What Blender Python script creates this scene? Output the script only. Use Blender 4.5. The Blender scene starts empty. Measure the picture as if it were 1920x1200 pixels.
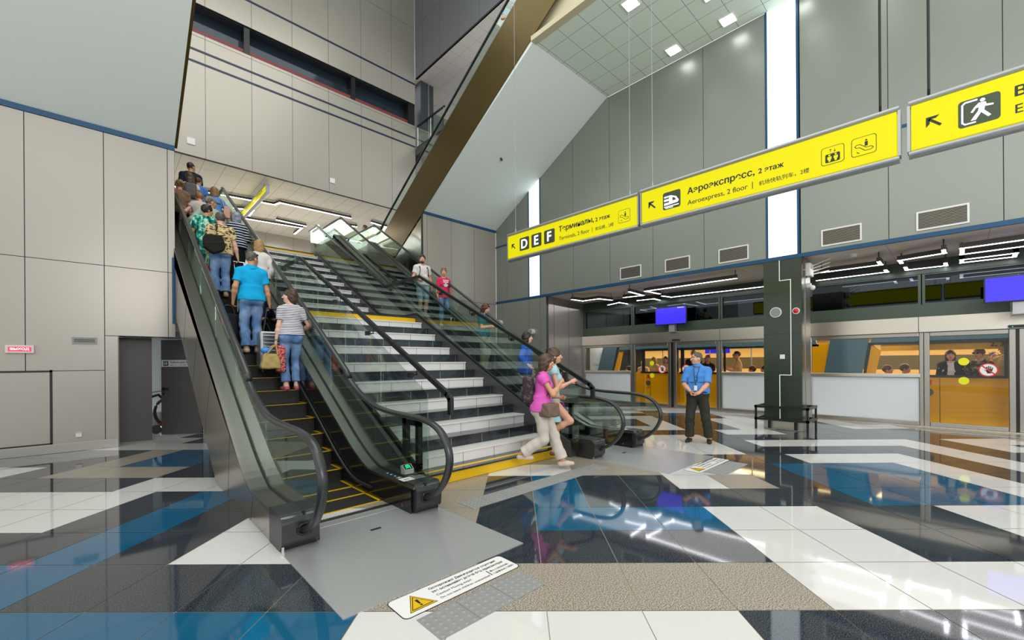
import bpy, bmesh, math, random
import numpy as np
from mathutils import Vector, Matrix
random.seed(7)
SC = bpy.context.scene
COL = SC.collection
# ---------------------------------------------------------------- camera
YAW, ROLL, FPX = math.radians(43.656), math.radians(-0.4107), 800.2
fw = Vector((math.sin(YAW), math.cos(YAW), 0)); rt = Vector((math.cos(YAW), -math.sin(YAW), 0)); up = Vector((0, 0, 1))
cr = rt*math.cos(ROLL) + up*math.sin(ROLL); cu = up*math.cos(ROLL) - rt*math.sin(ROLL)
cam = bpy.data.objects.new('camera', bpy.data.cameras.new('camera')); COL.objects.link(cam)
M = Matrix((cr, cu, -fw)).transposed().to_4x4(); M.translation = Vector((0, 0, 1.6))
cam.matrix_world = M
cam.data.sensor_fit = 'HORIZONTAL'; cam.data.sensor_width = 36.0
cam.data.lens = FPX/1920*36; cam.data.shift_y = (679.06-600)/1920
cam.data.clip_start = 0.05; cam.data.clip_end = 200
SC.camera = cam
# ---------------------------------------------------------------- world, exposure
SC.view_settings.view_transform = 'Standard'; SC.view_settings.look = 'None'
SC.view_settings.gamma = 1.0; SC.view_settings.exposure = 0.0
try: SC.view_settings.use_curve_mapping = False
except Exception: pass
w = bpy.data.worlds.new('hall_air'); SC.world = w; w.use_nodes = True
w.node_tree.nodes['Background'].inputs[0].default_value = (0.95, 0.97, 1.0, 1)
w.node_tree.nodes['Background'].inputs[1].default_value = 1.2
cy = SC.cycles
cy.max_bounces = 8; cy.diffuse_bounces = 3; cy.glossy_bounces = 4; cy.transmission_bounces = 4; cy.transparent_max_bounces = 24
cy.caustics_reflective = False; cy.caustics_refractive = False; cy.use_denoising = True
cy.sample_clamp_indirect = 6.0
def area(name, loc, size, energy, col=(1, 1, 1), rot=(0, 0, 0), sy=None):
    l = bpy.data.lights.new(name, 'AREA'); l.energy = energy; l.color = col; l.size = size
    if sy: l.shape = 'RECTANGLE'; l.size_y = sy
    o = bpy.data.objects.new(name, l); o.location = loc; o.rotation_euler = rot; COL.objects.link(o); return o
area('atrium_lamp', (3.5, 7.0, 16.5), 9, 800, (1, .98, .95), (0, 0, 0), 14)
area('entrance_lamp', (-1.5, 0.0, 9.2), 7, 260, (1, .98, .95), (0, 0, 0), 9)
area('upper_hall_fill', (5.5, 21.5, 8.1), 5, 260, (1, .98, .93), (0, 0, 0), 5)  # added fill under the upper ceiling, lifts the hall beyond its light bars
hl = area('hall_fill', (2.0, -6.0, 5.0), 5, 520, (1, .98, 1), (0, 0, 0), 3)  # unseen fill added behind the camera to brighten right wall and high ceiling
hl.rotation_euler = (Vector((10.5, 2.0, 9.0))-Vector((2.0, -6.0, 5.0))).to_track_quat('-Z', 'Y').to_euler()
area('platform_fill', (12.6, 3.5, 3.66), 2.2, 110, (1, .97, .93), (0, 0, 0), 14)  # broad fill added below the platform ceiling, no fixture of its own
area('tunnel_fill', (14.3, 3.5, 2.68), .12, 150, (1, .97, .9), (0, math.radians(12), 0), 14)  # fill strip added in the gap to brighten the yellow train side
area('train_lamp', (15.9, 4.0, 2.28), 1.2, 360, (1, .74, .4), (0, 0, 0), 14)
area('back_room_lamp', (-.4, 13.2, 2.55), 0.6, 14, (.95, .98, 1), (0, 0, 0))
# ---------------------------------------------------------------- materials
def lin(c):
    c = c.lstrip('#'); v = [int(c[i:i+2], 16)/255 for i in (0, 2, 4)]
    return tuple(x/12.92 if x <= .04045 else ((x+.055)/1.055)**2.4 for x in v) + (1,)
def base(name):
    m = bpy.data.materials.new(name); m.use_nodes = True
    return m, m.node_tree, m.node_tree.nodes['Principled BSDF']
def mat(name, col, rough=.5, metal=0, spec=.5, emit=None, es=0, noise=0, nscale=20, coat=0):
    m, t, p = base(name); c = lin(col)
    p.inputs['Base Color'].default_value = c; p.inputs['Roughness'].default_value = rough
    p.inputs['Metallic'].default_value = metal; p.inputs['Specular IOR Level'].default_value = spec
    if coat: p.inputs['Coat Weight'].default_value = coat; p.inputs['Coat Roughness'].default_value = .06
    if emit: p.inputs['Emission Color'].default_value = lin(emit); p.inputs['Emission Strength'].default_value = es
    if noise:
        n = t.nodes.new('ShaderNodeTexNoise'); n.inputs['Scale'].default_value = nscale; n.inputs['Detail'].default_value = 4
        tc = t.nodes.new('ShaderNodeTexCoord'); t.links.new(tc.outputs['Object'], n.inputs['Vector'])
        mx = t.nodes.new('ShaderNodeMix'); mx.data_type = 'RGBA'
        mx.inputs['A'].default_value = tuple(x*(1-noise) for x in c[:3])+(1,); mx.inputs['B'].default_value = tuple(min(1, x*(1+noise)) for x in c[:3])+(1,)
        t.links.new(n.outputs['Fac'], mx.inputs['Factor']); t.links.new(mx.outputs['Result'], p.inputs['Base Color'])
    return m
def speckle(name, c1, c2, rough, scale=260, spec=.5, lo=.42, hi=.6):
    m, t, p = base(name)
    tc = t.nodes.new('ShaderNodeTexCoord'); n = t.nodes.new('ShaderNodeTexNoise'); n.inputs['Scale'].default_value = scale; n.inputs['Detail'].default_value = 2
    r = t.nodes.new('ShaderNodeValToRGB'); r.color_ramp.elements[0].position = lo; r.color_ramp.elements[0].color = lin(c1)
    r.color_ramp.elements[1].position = hi; r.color_ramp.elements[1].color = lin(c2)
    t.links.new(tc.outputs['Object'], n.inputs['Vector']); t.links.new(n.outputs['Fac'], r.inputs['Fac']); t.links.new(r.outputs['Color'], p.inputs['Base Color'])
    p.inputs['Roughness'].default_value = rough; p.inputs['Specular IOR Level'].default_value = spec
    return m
def striped(name, c1, c2, scale, axis='Z', rough=.5, metal=0, width=.5, bump=0, spec=.5):
    """two-colour stripes in object space"""
    m, t, p = base(name)
    tc = t.nodes.new('ShaderNodeTexCoord'); sx = t.nodes.new('ShaderNodeSeparateXYZ'); t.links.new(tc.outputs['Object'], sx.inputs[0])
    mu = t.nodes.new('ShaderNodeMath'); mu.operation = 'MULTIPLY'; mu.inputs[1].default_value = scale; t.links.new(sx.outputs[axis], mu.inputs[0])
    fr = t.nodes.new('ShaderNodeMath'); fr.operation = 'FRACT'; t.links.new(mu.outputs[0], fr.inputs[0])
    gt = t.nodes.new('ShaderNodeMath'); gt.operation = 'GREATER_THAN'; gt.inputs[1].default_value = width; t.links.new(fr.outputs[0], gt.inputs[0])
    mx = t.nodes.new('ShaderNodeMix'); mx.data_type = 'RGBA'; mx.inputs['A'].default_value = lin(c1); mx.inputs['B'].default_value = lin(c2)
    t.links.new(gt.outputs[0], mx.inputs['Factor']); t.links.new(mx.outputs['Result'], p.inputs['Base Color'])
    p.inputs['Roughness'].default_value = rough; p.inputs['Metallic'].default_value = metal; p.inputs['Specular IOR Level'].default_value = spec
    if bump:
        b = t.nodes.new('ShaderNodeBump'); b.inputs['Strength'].default_value = bump; b.inputs['Distance'].default_value = .003
        t.links.new(gt.outputs[0], b.inputs['Height']); t.links.new(b.outputs[0], p.inputs['Normal'])
    return m
def tiled(name, col, line, sx_, sy_, lw=.008, rough=.7, off=(0, 0), axes='XY'):
    """flat tiles with thin joints, in object space"""
    m, t, p = base(name)
    tc = t.nodes.new('ShaderNodeTexCoord'); s = t.nodes.new('ShaderNodeSeparateXYZ'); t.links.new(tc.outputs['Object'], s.inputs[0])
    def ln(ax, size, o):
        a = t.nodes.new('ShaderNodeMath'); a.operation = 'ADD'; a.inputs[1].default_value = 100*size+o; t.links.new(s.outputs[ax], a.inputs[0])
        d = t.nodes.new('ShaderNodeMath'); d.operation = 'MODULO'; d.inputs[1].default_value = size; t.links.new(a.outputs[0], d.inputs[0])
        l = t.nodes.new('ShaderNodeMath'); l.operation = 'LESS_THAN'; l.inputs[1].default_value = lw; t.links.new(d.outputs[0], l.inputs[0]); return l
    a, b = ln(axes[0], sx_, off[0]), ln(axes[1], sy_, off[1])
    mxm = t.nodes.new('ShaderNodeMath'); mxm.operation = 'MAXIMUM'; t.links.new(a.outputs[0], mxm.inputs[0]); t.links.new(b.outputs[0], mxm.inputs[1])
    mx = t.nodes.new('ShaderNodeMix'); mx.data_type = 'RGBA'; mx.inputs['A'].default_value = lin(col); mx.inputs['B'].default_value = lin(line)
    t.links.new(mxm.outputs[0], mx.inputs['Factor']); t.links.new(mx.outputs['Result'], p.inputs['Base Color']); p.inputs['Roughness'].default_value = rough
    return m
def brushed(name, col, rough=.3, axis=2, metal=1.0):
    m, t, p = base(name)
    tc = t.nodes.new('ShaderNodeTexCoord'); mp = t.nodes.new('ShaderNodeMapping'); sc = [420, 420, 420]; sc[axis] = 5
    mp.inputs['Scale'].default_value = sc; t.links.new(tc.outputs['Object'], mp.inputs[0])
    n = t.nodes.new('ShaderNodeTexNoise'); n.inputs['Scale'].default_value = 1; n.inputs['Detail'].default_value = 3; t.links.new(mp.outputs[0], n.inputs['Vector'])
    r = t.nodes.new('ShaderNodeMapRange'); r.inputs['To Min'].default_value = rough*.9; r.inputs['To Max'].default_value = rough*1.12
    t.links.new(n.outputs['Fac'], r.inputs['Value']); t.links.new(r.outputs[0], p.inputs['Roughness'])
    p.inputs['Base Color'].default_value = lin(col); p.inputs['Metallic'].default_value = metal
    return m
def glass(name, tint, ior=1.5, rough=0.0, gcol='#ffffff'):
    m = bpy.data.materials.new(name); m.use_nodes = True; t = m.node_tree; t.nodes.clear()
    o = t.nodes.new('ShaderNodeOutputMaterial'); tr = t.nodes.new('ShaderNodeBsdfTransparent'); g = t.nodes.new('ShaderNodeBsdfGlossy')
    f = t.nodes.new('ShaderNodeFresnel'); ge = t.nodes.new('ShaderNodeNewGeometry'); mr = t.nodes.new('ShaderNodeMapRange')
    mr.inputs['To Min'].default_value = ior; mr.inputs['To Max'].default_value = 1/ior; t.links.new(ge.outputs['Backfacing'], mr.inputs['Value']); t.links.new(mr.outputs[0], f.inputs['IOR'])
    mx = t.nodes.new('ShaderNodeMixShader')
    tr.inputs[0].default_value = lin(tint); g.inputs['Roughness'].default_value = rough; g.inputs['Color'].default_value = lin(gcol)
    t.links.new(f.outputs[0], mx.inputs[0]); t.links.new(tr.outputs[0], mx.inputs[1]); t.links.new(g.outputs[0], mx.inputs[2]); t.links.new(mx.outputs[0], o.inputs[0])
    return m
def glow(name, col, s): return mat(name, col, .5, emit=col, es=s)
MT = {}
MT['panel'] = mat('wall_panel_metal', '#aca69b', .32, .3, .5)
MT['panel_dark'] = mat('wall_panel_graphite', '#7d7e82', .32, .3, .5)
MT['panel_green'] = mat('wall_panel_grey_green', '#92978c', .32, .3, .5)
MT['joint'] = mat('joint_black', '#2c2b2a', .6)
MT['white'] = mat('plaster_white', '#e8f1ea', .6)
MT['blue'] = mat('blue_trim', '#0e4a72', .4)
MT['bluedark'] = mat('navy_trim', '#0c2440', .4)
MT['steel'] = brushed('brushed_steel', '#a3a097', .3)
MT['steelx'] = brushed('brushed_steel_flat', '#cbc5b8', .3, 1)
MT['clad'] = brushed('escalator_cladding', '#b5afa4', .25, 2)
MT['deck'] = brushed('escalator_deck', '#96938d', .3, 1)
MT['rubber'] = mat('handrail_rubber', '#27292a', .28, 0, .6)
MT['black'] = mat('black_metal', '#1d1f20', .35, .2)
MT['blackgloss'] = mat('black_gloss', '#151617', .12)
MT['darkplastic'] = mat('dark_plastic', '#2b2d2f', .35)
MT['step'] = striped('step_grooves', '#2a2a28', '#4a4946', 95, 'X', .45, .5, .5, .8)
MT['yellow'] = mat('safety_yellow', '#e0b400', .4)
MT['plate'] = striped('grooved_plate', '#cfd0d0', '#b2b4b5', 55, 'Y', .3, .6, .72, .5)
MT['glass'] = glass('green_glass', '#f1f7f4', 1.85, 0, '#e6f5ee')
MT['clear'] = glass('clear_glass', '#f4f6f5', 1.3)
MT['gold'] = mat('bronze_sheet', '#54451a', .33, .75)
MT['golddark'] = mat('bronze_edge', '#5d4b22', .4, .6)
MT['stone_w'] = mat('white_stone', '#efede9', .14, 0, .5)
MT['stone_k'] = speckle('black_stone', '#1c2024', '#343a3f', .12, 120)
MT['skirt'] = mat('dark_grey_skirt', '#4a4a4a', .35, .2)
MT['tW'] = mat('white_floor_tile', '#d6d5d1', .045, 0, .5)
MT['tK'] = speckle('black_floor_tile', '#12161c', '#454c55', .05, 130, .6)
MT['tB'] = speckle('blue_floor_tile', '#115070', '#186083', .05, 200, .6)
MT['tG'] = speckle('beige_granite_tile', '#51493f', '#beb4a3', .3, 120, .4, .38, .6)
MT['grout'] = mat('grout', '#b5a88b', .7)
MT['signyellow'] = mat('sign_yellow_face', '#8f8800', .5, spec=.2, emit='#f0e600', es=.72)
MT['signgrey'] = mat('sign_aluminium', '#a9abac', .32, .6)
MT['signink'] = mat('sign_black_ink', '#20241a', .6)
MT['signwhite'] = mat('sign_white_symbol', '#f4f7ff', .5, emit='#f4f7ff', es=.7)
MT['signgreen'] = mat('sign_dark_tile', '#39452f', .5)
MT['led'] = glow('led_white', '#f6f7ff', 11.0)
MT['lightpanel'] = mat('light_panel', '#eef6fa', .4, emit='#e6f3f8', es=1.15)
MT['housing'] = mat('lamp_housing', '#3a3634', .5)
MT['pillar'] = speckle('green_black_stone', '#2a3328', '#374234', .22, 60)
MT['ink'] = mat('black_ink', '#161616', .6)
MT['label'] = mat('white_vinyl', '#e9e8e4', .35)
MT['red'] = mat('signal_red', '#d0232a', .35)
MT['whiteplastic'] = mat('white_plastic', '#dedcd6', .4)
MT['trainyellow'] = mat('train_yellow', '#e29a04', .35, 0, .2)
MT['cream'] = mat('cream_panel', '#d9b978', .5)
MT['olive'] = mat('olive_trim', '#57503a', .5)
MT['teal'] = mat('teal_grey_panel', '#4b6670', .25)
MT['frost'] = mat('frosted_panel', '#d8dede', .3)
MT['screenblue'] = mat('screen_blue', '#2a22c8', .2, emit='#3a2fe0', es=.9)
MT['darkwin'] = glass('dark_window_glass', '#1b2b33', 1.7, .02, '#aebcc4')
MT['fascia'] = mat('green_black_fascia', '#39463a', .35)
MT['ceiltile'] = tiled('ceiling_tiles', '#e8f5e4', '#8d9288', .615, .615, .012, .7, (0.16, .02))
MT['ceilupper'] = tiled('upper_ceiling_tiles', '#e6e1d2', '#958f80', .62, 1.25, .012, .7, (0, .35))
MT['ceilplat'] = tiled('platform_ceiling', '#ddd2c2', '#8b8277', .9, 1.42, .008, .6, (.2, .4))
MT['tactile'] = mat('tactile_grey', '#8e8f8d', .45)
MT['chrome'] = mat('chrome', '#d2d2d0', .15, 1)
# ---------------------------------------------------------------- mesh helpers
class MB:
    def __init__(s): s.v = []; s.f = []; s.m = []; s.s = []
    def add(s, vs, fs, m=0, smooth=False):
        o = len(s.v); s.v += [tuple(map(float, p)) for p in vs]
        for f in fs: s.f.append(tuple(i+o for i in f)); s.m.append(m); s.s.append(smooth)
        return s
    def quad(s, a, b, c, d, m=0): return s.add([a, b, c, d], [(0, 1, 2, 3)], m)
    def box(s, x0, x1, y0, y1, z0, z1, m=0):
        x0, x1 = sorted((x0, x1)); y0, y1 = sorted((y0, y1)); z0, z1 = sorted((z0, z1))
        v = [(x, y, z) for z in (z0, z1) for y in (y0, y1) for x in (x0, x1)]
        return s.add(v, [(0, 2, 3, 1), (4, 5, 7, 6), (0, 1, 5, 4), (2, 6, 7, 3), (0, 4, 6, 2), (1, 3, 7, 5)], m)
    def prism(s, poly, axis, a0, a1, m=0, sm=False):
        """poly in the two other axes (in xyz order), extruded along axis"""
        n = len(poly)
        area2 = sum(poly[i][0]*poly[(i+1) % n][1]-poly[(i+1) % n][0]*poly[i][1] for i in range(n))
        if (area2 < 0) != (axis == 'y'): poly = poly[::-1]
        if a0 > a1: a0, a1 = a1, a0
        def P(p, a): return (a, p[0], p[1]) if axis == 'x' else ((p[0], a, p[1]) if axis == 'y' else (p[0], p[1], a))
        v = [P(p, a0) for p in poly]+[P(p, a1) for p in poly]
        s.add(v, [tuple(range(n))[::-1], tuple(range(n, 2*n))], m)
        return s.add(v, [(i, (i+1) % n, n+(i+1) % n, n+i) for i in range(n)], m, sm)
    def tube(s, path, r, n=10, m=0, flat=None, closed=False, caps=True, side=None):
        """sweep an ellipse (r, flat) along a path; side fixes the axis of r"""
        P = [Vector(p) for p in path]; k = len(P); rings = []
        for i, p in enumerate(P):
            t = (P[(i+1) % k]-P[i-1]) if closed else (P[min(i+1, k-1)]-P[max(i-1, 0)])
            t.normalize()
            if side is not None: a = Vector(side)
            else:
                a = Vector((0, 0, 1)) if abs(t.z) < .9 else Vector((1, 0, 0))
                a = t.cross(a)
            a = (a - t*a.dot(t)).normalized(); b = t.cross(a)
            rr = r[i] if isinstance(r, (list, tuple)) else r; ff = flat if flat else rr
            rings.append([p+a*rr*math.cos(2*math.pi*j/n)+b*ff*math.sin(2*math.pi*j/n) for j in range(n)])
        v = [q for R in rings for q in R]; f = []
        for i in range(k if closed else k-1):
            i2 = (i+1) % k
            f += [(i*n+j, i*n+(j+1) % n, i2*n+(j+1) % n, i2*n+j) for j in range(n)]
        s.add(v, f, m, True)
        if caps and not closed: s.add(rings[0]+rings[-1], [tuple(range(n))[::-1], tuple(range(n, 2*n))], m)
        return s
    def cyl(s, p0, p1, r, n=16, m=0, r2=None): return s.tube([p0, p1], [r, r if r2 is None else r2], n, m)
    def ball(s, c, r, m=0, nu=16, nv=10):
        r = (r, r, r) if not isinstance(r, tuple) else r; v = []; f = []
        for j in range(nv+1):
            a = math.pi*j/nv
            for i in range(nu):
                b = 2*math.pi*i/nu
                v.append((c[0]+r[0]*math.sin(a)*math.cos(b), c[1]+r[1]*math.sin(a)*math.sin(b), c[2]+r[2]*math.cos(a)))
        for j in range(nv):
            f += [(j*nu+i, (j+1)*nu+i, (j+1)*nu+(i+1) % nu, j*nu+(i+1) % nu) for i in range(nu)]
        return s.add(v, f, m, True)
    def build(s, name, mats, parent=None, off=None, bevel=0, seg=2):
        if not isinstance(mats, (list, tuple)): mats = [mats]
        mats = [MT[x] if isinstance(x, str) else x for x in mats]
        o3 = off if off is not None else wloc(parent)
        me = bpy.data.meshes.new(name); me.from_pydata([(a-o3[0], b-o3[1], c-o3[2]) for a, b, c in s.v], [], s.f)
        for x in mats: me.materials.append(x)
        me.polygons.foreach_set('material_index', s.m); me.polygons.foreach_set('use_smooth', s.s); me.update()
        o = bpy.data.objects.new(name, me); COL.objects.link(o)
        if parent: o.parent = parent
        elif off is not None: o.location = off
        if bevel:
            b = o.modifiers.new('bevel', 'BEVEL'); b.width = bevel; b.segments = seg; b.limit_method = 'ANGLE'; b.angle_limit = .6
        return o
def wloc(o):
    v = Vector((0, 0, 0))
    while o is not None: v = v+o.location; o = o.parent
    return v
def tag(o, label=None, cat=None, group=None, kind=None):
    for k, v in (('label', label), ('category', cat), ('group', group), ('kind', kind)):
        if v: o[k] = v
    return o
def thing(name, label, cat, loc, group=None):
    o = bpy.data.objects.new(name, None); COL.objects.link(o); o.location = loc; o.empty_display_size = .1
    return tag(o, label, cat, group)
def struct(o): o['kind'] = 'structure'; return o
def copy_tree(o, parent=None, loc=None):
    c = o.copy(); COL.objects.link(c); c.parent = parent
    if loc is not None: c.location = loc
    for ch in o.children: copy_tree(ch, c)
    return c
_txt = {}
def text(s, name, parent, org, xd, yd, wid=None, hei=None, m='ink', bold=0, depth=.0015, align='L'):
    """lettering fitted to a width and/or height; org is its lower left corner in world space"""
    cu_ = bpy.data.curves.new('t', 'FONT'); cu_.body = s; cu_.size = 1; cu_.offset = 0
    o = bpy.data.objects.new('t', cu_); COL.objects.link(o)
    dg = bpy.context.evaluated_depsgraph_get(); me0 = o.evaluated_get(dg).to_mesh()
    n = len(me0.vertices); co = np.zeros(n*3); me0.vertices.foreach_get('co', co); co = co.reshape(-1, 3)
    faces = [tuple(p.vertices) for p in me0.polygons]
    o.evaluated_get(dg).to_mesh_clear(); bpy.data.objects.remove(o); bpy.data.curves.remove(cu_)
    lo, hi = co.min(0), co.max(0); W, H = hi[0]-lo[0], hi[1]-lo[1]
    kx = wid/W if wid else hei/H; ky = hei/H if hei else kx
    xd, yd = Vector(xd), Vector(yd); zd = xd.cross(yd); b = MB(); org = Vector(org)
    ox = -W*kx/2 if align == 'C' else 0
    e = .032 if bold else .009   # stroke weight, in em
    for i, (sx, sy) in enumerate(((-e, 0), (e, 0), (0, e*.7), (0, -e*.7), (0, 0))):
        b.add([org+xd*(ox+(p[0]-lo[0]+sx)*kx)+yd*((p[1]-lo[1]+sy)*ky)+zd*(depth+i*2e-5) for p in co], faces)
    return b.build(name, m, parent)
def flatpoly(b, pts, org, xd, yd, m=0, lift=.001, thick=None):
    xd, yd = Vector(xd), Vector(yd); zd = xd.cross(yd); org = Vector(org)
    ar = sum(pts[i-1][0]*pts[i][1]-pts[i][0]*pts[i-1][1] for i in range(len(pts)))
    if ar < 0: pts = pts[::-1]
    n = len(pts); v = [org+xd*p[0]+yd*p[1]+zd*lift for p in pts]; th = lift if thick is None else thick
    v2 = [q-zd*th for q in v]
    b.add(v+v2, [tuple(range(n))]+[(i, n+i, n+(i+1) % n, (i+1) % n) for i in range(n)], m)
def rrect(x0, y0, x1, y1, r, n=4):
    o = []
    for cx, cy_, a0 in ((x1-r, y0+r, -90), (x1-r, y1-r, 0), (x0+r, y1-r, 90), (x0+r, y0+r, 180)):
        o += [(cx+r*math.cos(math.radians(a0+90*i/n)), cy_+r*math.sin(math.radians(a0+90*i/n))) for i in range(n+1)]
    return o
def circ(cx, cy_, r, n=24, r2=None): return [(cx+r*math.cos(2*math.pi*i/n), cy_+(r2 or r)*math.sin(2*math.pi*i/n)) for i in range(n)]
def panel_wall(name, axis, c, us, vs, face, mats='panel', thick=.06, gap=.012, skip=(), parent=None, keep=None):
    """cladding panels on a plane x=c or y=c; face = +1/-1 outward; us, vs = joint positions"""
    b = MB()
    for i in range(len(us)-1):
        for j in range(len(vs)-1):
            if (i, j) in skip: continue
            u0, u1, v0, v1 = us[i], us[i+1], vs[j], vs[j+1]
            g = gap/2
            def bx(u0, u1, v0, v1, d0, d1, m):
                (b.box(c+d0, c+d1, u0, u1, v0, v1, m) if axis == 'x' else b.box(u0, u1, c+d0, c+d1, v0, v1, m))
            bx(u0+g, u1-g, v0+g, v1-g, -face*thick, 0, 0)
            bx(u0, u1, v0, v1, -face*(thick+.05), -face*.012, 1)
    return b.build(name, [mats, 'joint'], parent)
# ================================================================ THE SETTING
# ---- floor: square tiles laid at 45 degrees to the building
def tpos(i, j):
    u = .147+.608*i+.002*i*i-.0065*j; v = 2.743+.0165*u+.652*j
    return ((u+v)/2**.5, (v-u)/2**.5)
ROWS = {  # row: default colour, then (from column, colour)
 -4: [(-40, 'W')], -3: [(-40, 'K'), (0, 'B')], -2: [(-40, 'B'), (-3, 'W'), (4, 'K')],
 -1: [(-40, 'B'), (-2, 'W'), (2, 'K')], 0: [(-40, 'B'), (-6, 'K'), (-2, 'G'), (3, 'W')],
 1: [(-40, 'K'), (-7, 'B'), (-6, 'K'), (-5, 'W'), (-2, 'K'), (3, 'W'), (5, 'K'), (7, 'W')],
 2: [(-40, 'W'), (-8, 'K'), (-7, 'B'), (-6, 'K'), (-5, 'W'), (-3, 'G'), (-1, 'K'), (0, 'B'), (3, 'W'), (5, 'K'), (7, 'W')],
 3: [(-40, 'W'), (-8, 'K'), (-7, 'B'), (-6, 'K'), (-4, 'G'), (-1, 'K'), (0, 'B'), (1, 'K'), (6, 'B'), (9, 'W'), (11, 'K')],
 4: [(-40, 'K'), (-9, 'W'), (-5, 'G'), (-1, 'K'), (0, 'B'), (1, 'K'), (3, 'W'), (4, 'G'), (5, 'K'), (6, 'B'), (9, 'W'), (10, 'K')],
 5: [(-40, 'W'), (-13, 'K'), (-12, 'G'), (-9, 'K'), (-5, 'G'), (-1, 'W'), (1, 'G'), (3, 'W'), (5, 'K'), (6, 'B'), (9, 'W'), (10, 'K'), (11, 'W'), (12, 'K')],
 6: [(-40, 'K'), (-12, 'G'), (-11, 'B'), (-9, 'K'), (-4, 'G'), (3, 'K'), (7, 'W'), (10, 'K'), (11, 'W'), (12, 'K')],
 7: [(-40, 'K'), (-12, 'G'), (-11, 'B'), (-9, 'K'), (-4, 'G'), (2, 'W'), (6, 'K'), (11, 'W'), (12, 'K'), (13, 'W'), (14, 'K')],
 8: [(-40, 'W'), (-8, 'K'), (-4, 'G'), (2, 'W'), (6, 'K'), (7, 'W'), (12, 'K'), (13, 'W'), (15, 'G')],
 9: [(-40, 'W'), (-12, 'K'), (-9, 'W'), (-6, 'K'), (2, 'W'), (6, 'K')],
 10: [(-40, 'W'), (-13, 'K'), (-9, 'W'), (-7, 'K'), (7, 'W'), (9, 'K'), (14, 'G')],
 11: [(-40, 'G'), (2, 'K'), (3, 'W'), (6, 'K'), (8, 'W'), (10, 'K'), (12, 'W'), (14, 'G')],
 12: [(-40, 'G'), (1, 'W'), (2, 'K'), (5, 'W'), (6, 'K'), (8, 'W'), (10, 'K'), (12, 'W'), (13, 'G')],
 13: [(-40, 'G'), (1, 'K'), (5, 'W'), (6, 'K'), (8, 'W'), (10, 'G'), (12, 'W')],
 14: [(-40, 'G'), (2, 'K'), (3, 'W'), (6, 'K'), (9, 'W'), (10, 'G')],
 15: [(-40, 'G'), (0, 'W'), (2, 'K'), (6, 'B'), (8, 'K'), (9, 'W'), (12, 'G')],
 16: [(-40, 'G'), (0, 'K'), (5, 'W'), (6, 'K'), (7, 'W'), (12, 'G')],
 17: [(-40, 'G'), (0, 'W'), (3, 'G'), (6, 'W'), (9, 'G')], 18: [(-40, 'G'), (2, 'W'), (7, 'G')],
}
b = MB()
MI = {'W': 0, 'K': 1, 'B': 2, 'G': 3}
for j in range(-6, 21):
    row = ROWS.get(j, [(-40, 'W'), (0, 'K')])
    for i in range(-17, 21):
        c = [k for a, k in row if a <= i][-1]
        q = [tpos(i, j), tpos(i+1, j), tpos(i+1, j+1), tpos(i, j+1)]
        cx, cy2 = sum(p[0] for p in q)/4, sum(p[1] for p in q)/4
        if cx > 14.2 or cy2 > 13.2 or cy2 < -7 or cx < -7: continue
        g = .0042
        q = [(p[0]+(cx-p[0])*g/.42, p[1]+(cy2-p[1])*g/.42, 0) for p in q]
        b.quad(*q, MI[c])
b.quad((-8, -8, -.004), (14.25, -8, -.004), (14.25, 14, -.004), (-8, 14, -.004), 4)
struct(b.build('floor', ['tW', 'tK', 'tB', 'tG', 'grout']))
# ---- left wall (y = 11.39)
LS = [-6.1, -5.08, -4.06, -3.05, -2.03, -1.014, .002, .203, .965, 1.085]
b = MB()
YL = 11.39
def lp(x0, x1, z0, z1, m=0): b.box(x0+.006, x1-.006, YL, YL+.05, z0+.006, z1-.006, m); b.box(x0, x1, YL+.012, YL+.11, z0, z1, 1)
for i in range(6):
    lp(LS[i], LS[i+1], 3.524, 6.1); lp(LS[i], LS[i+1], 1.5 if i > 3 else .16, 3.524)
lp(-2.03, -.72, .16, 1.5); lp(-.72, .002, .16, 1.5); lp(.002, .203, .16, 2.17)
lp(.002, .965, 2.17, 3.524); lp(.002, .965, 3.524, 6.1); lp(.965, 1.085, 2.17, 3.524); lp(.965, 1.085, 3.524, 6.1)
b.box(-.725, -.69, YL-.004, YL+.05, .17, 1.52, 1); b.box(-2.03, -.69, YL-.004, YL+.05, 1.475, 1.51, 1); b.box(-2.03, -.7, YL-.004, YL+.05, .16, .19, 1)
struct(b.build('wall_left', ['panel', 'joint']))
b = MB(); b.box(-6.1, .19, YL-.035, YL+.02, 0, .165); struct(b.build('baseboard_left', 'steel', bevel=.004))
b = MB(); b.box(-6.1, 1.09, YL-.02, YL+.1, 6.1, 6.2); struct(b.build('trim_1', 'blue'))
# reveal of the doorway and the room behind it
b = MB()
b.box(.19, .203, YL, 11.9, 0, 2.17); b.box(.2, 1.9, YL+.11, 11.9, 2.17, 2.3); b.box(1.72, 1.9, YL+.11, 11.95, 0, 2.3)
struct(b.build('wall_doorway', 'panel_dark'))
b = MB(); b.box(-.9, 2.4, 14.4, 14.5, 0, 2.7); b.box(-.9, -.8, 11.95, 14.4, 0, 2.7); b.box(2.3, 2.4, 11.95, 14.4, 0, 2.7); b.box(-.9, 2.4, 11.9, 14.5, 2.7, 2.75)
struct(b.build('wall_back_room', mat('back_room_paint', '#dfe3e4', .7)))
# side walls of the stair opening
b = MB(); b.box(1.0, 1.09, 11.5, 17.5, 2.3, 8.5); struct(b.build('wall_opening_left', mat('wall_panel_tan', '#a39b8d', .35, .4)))
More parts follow.
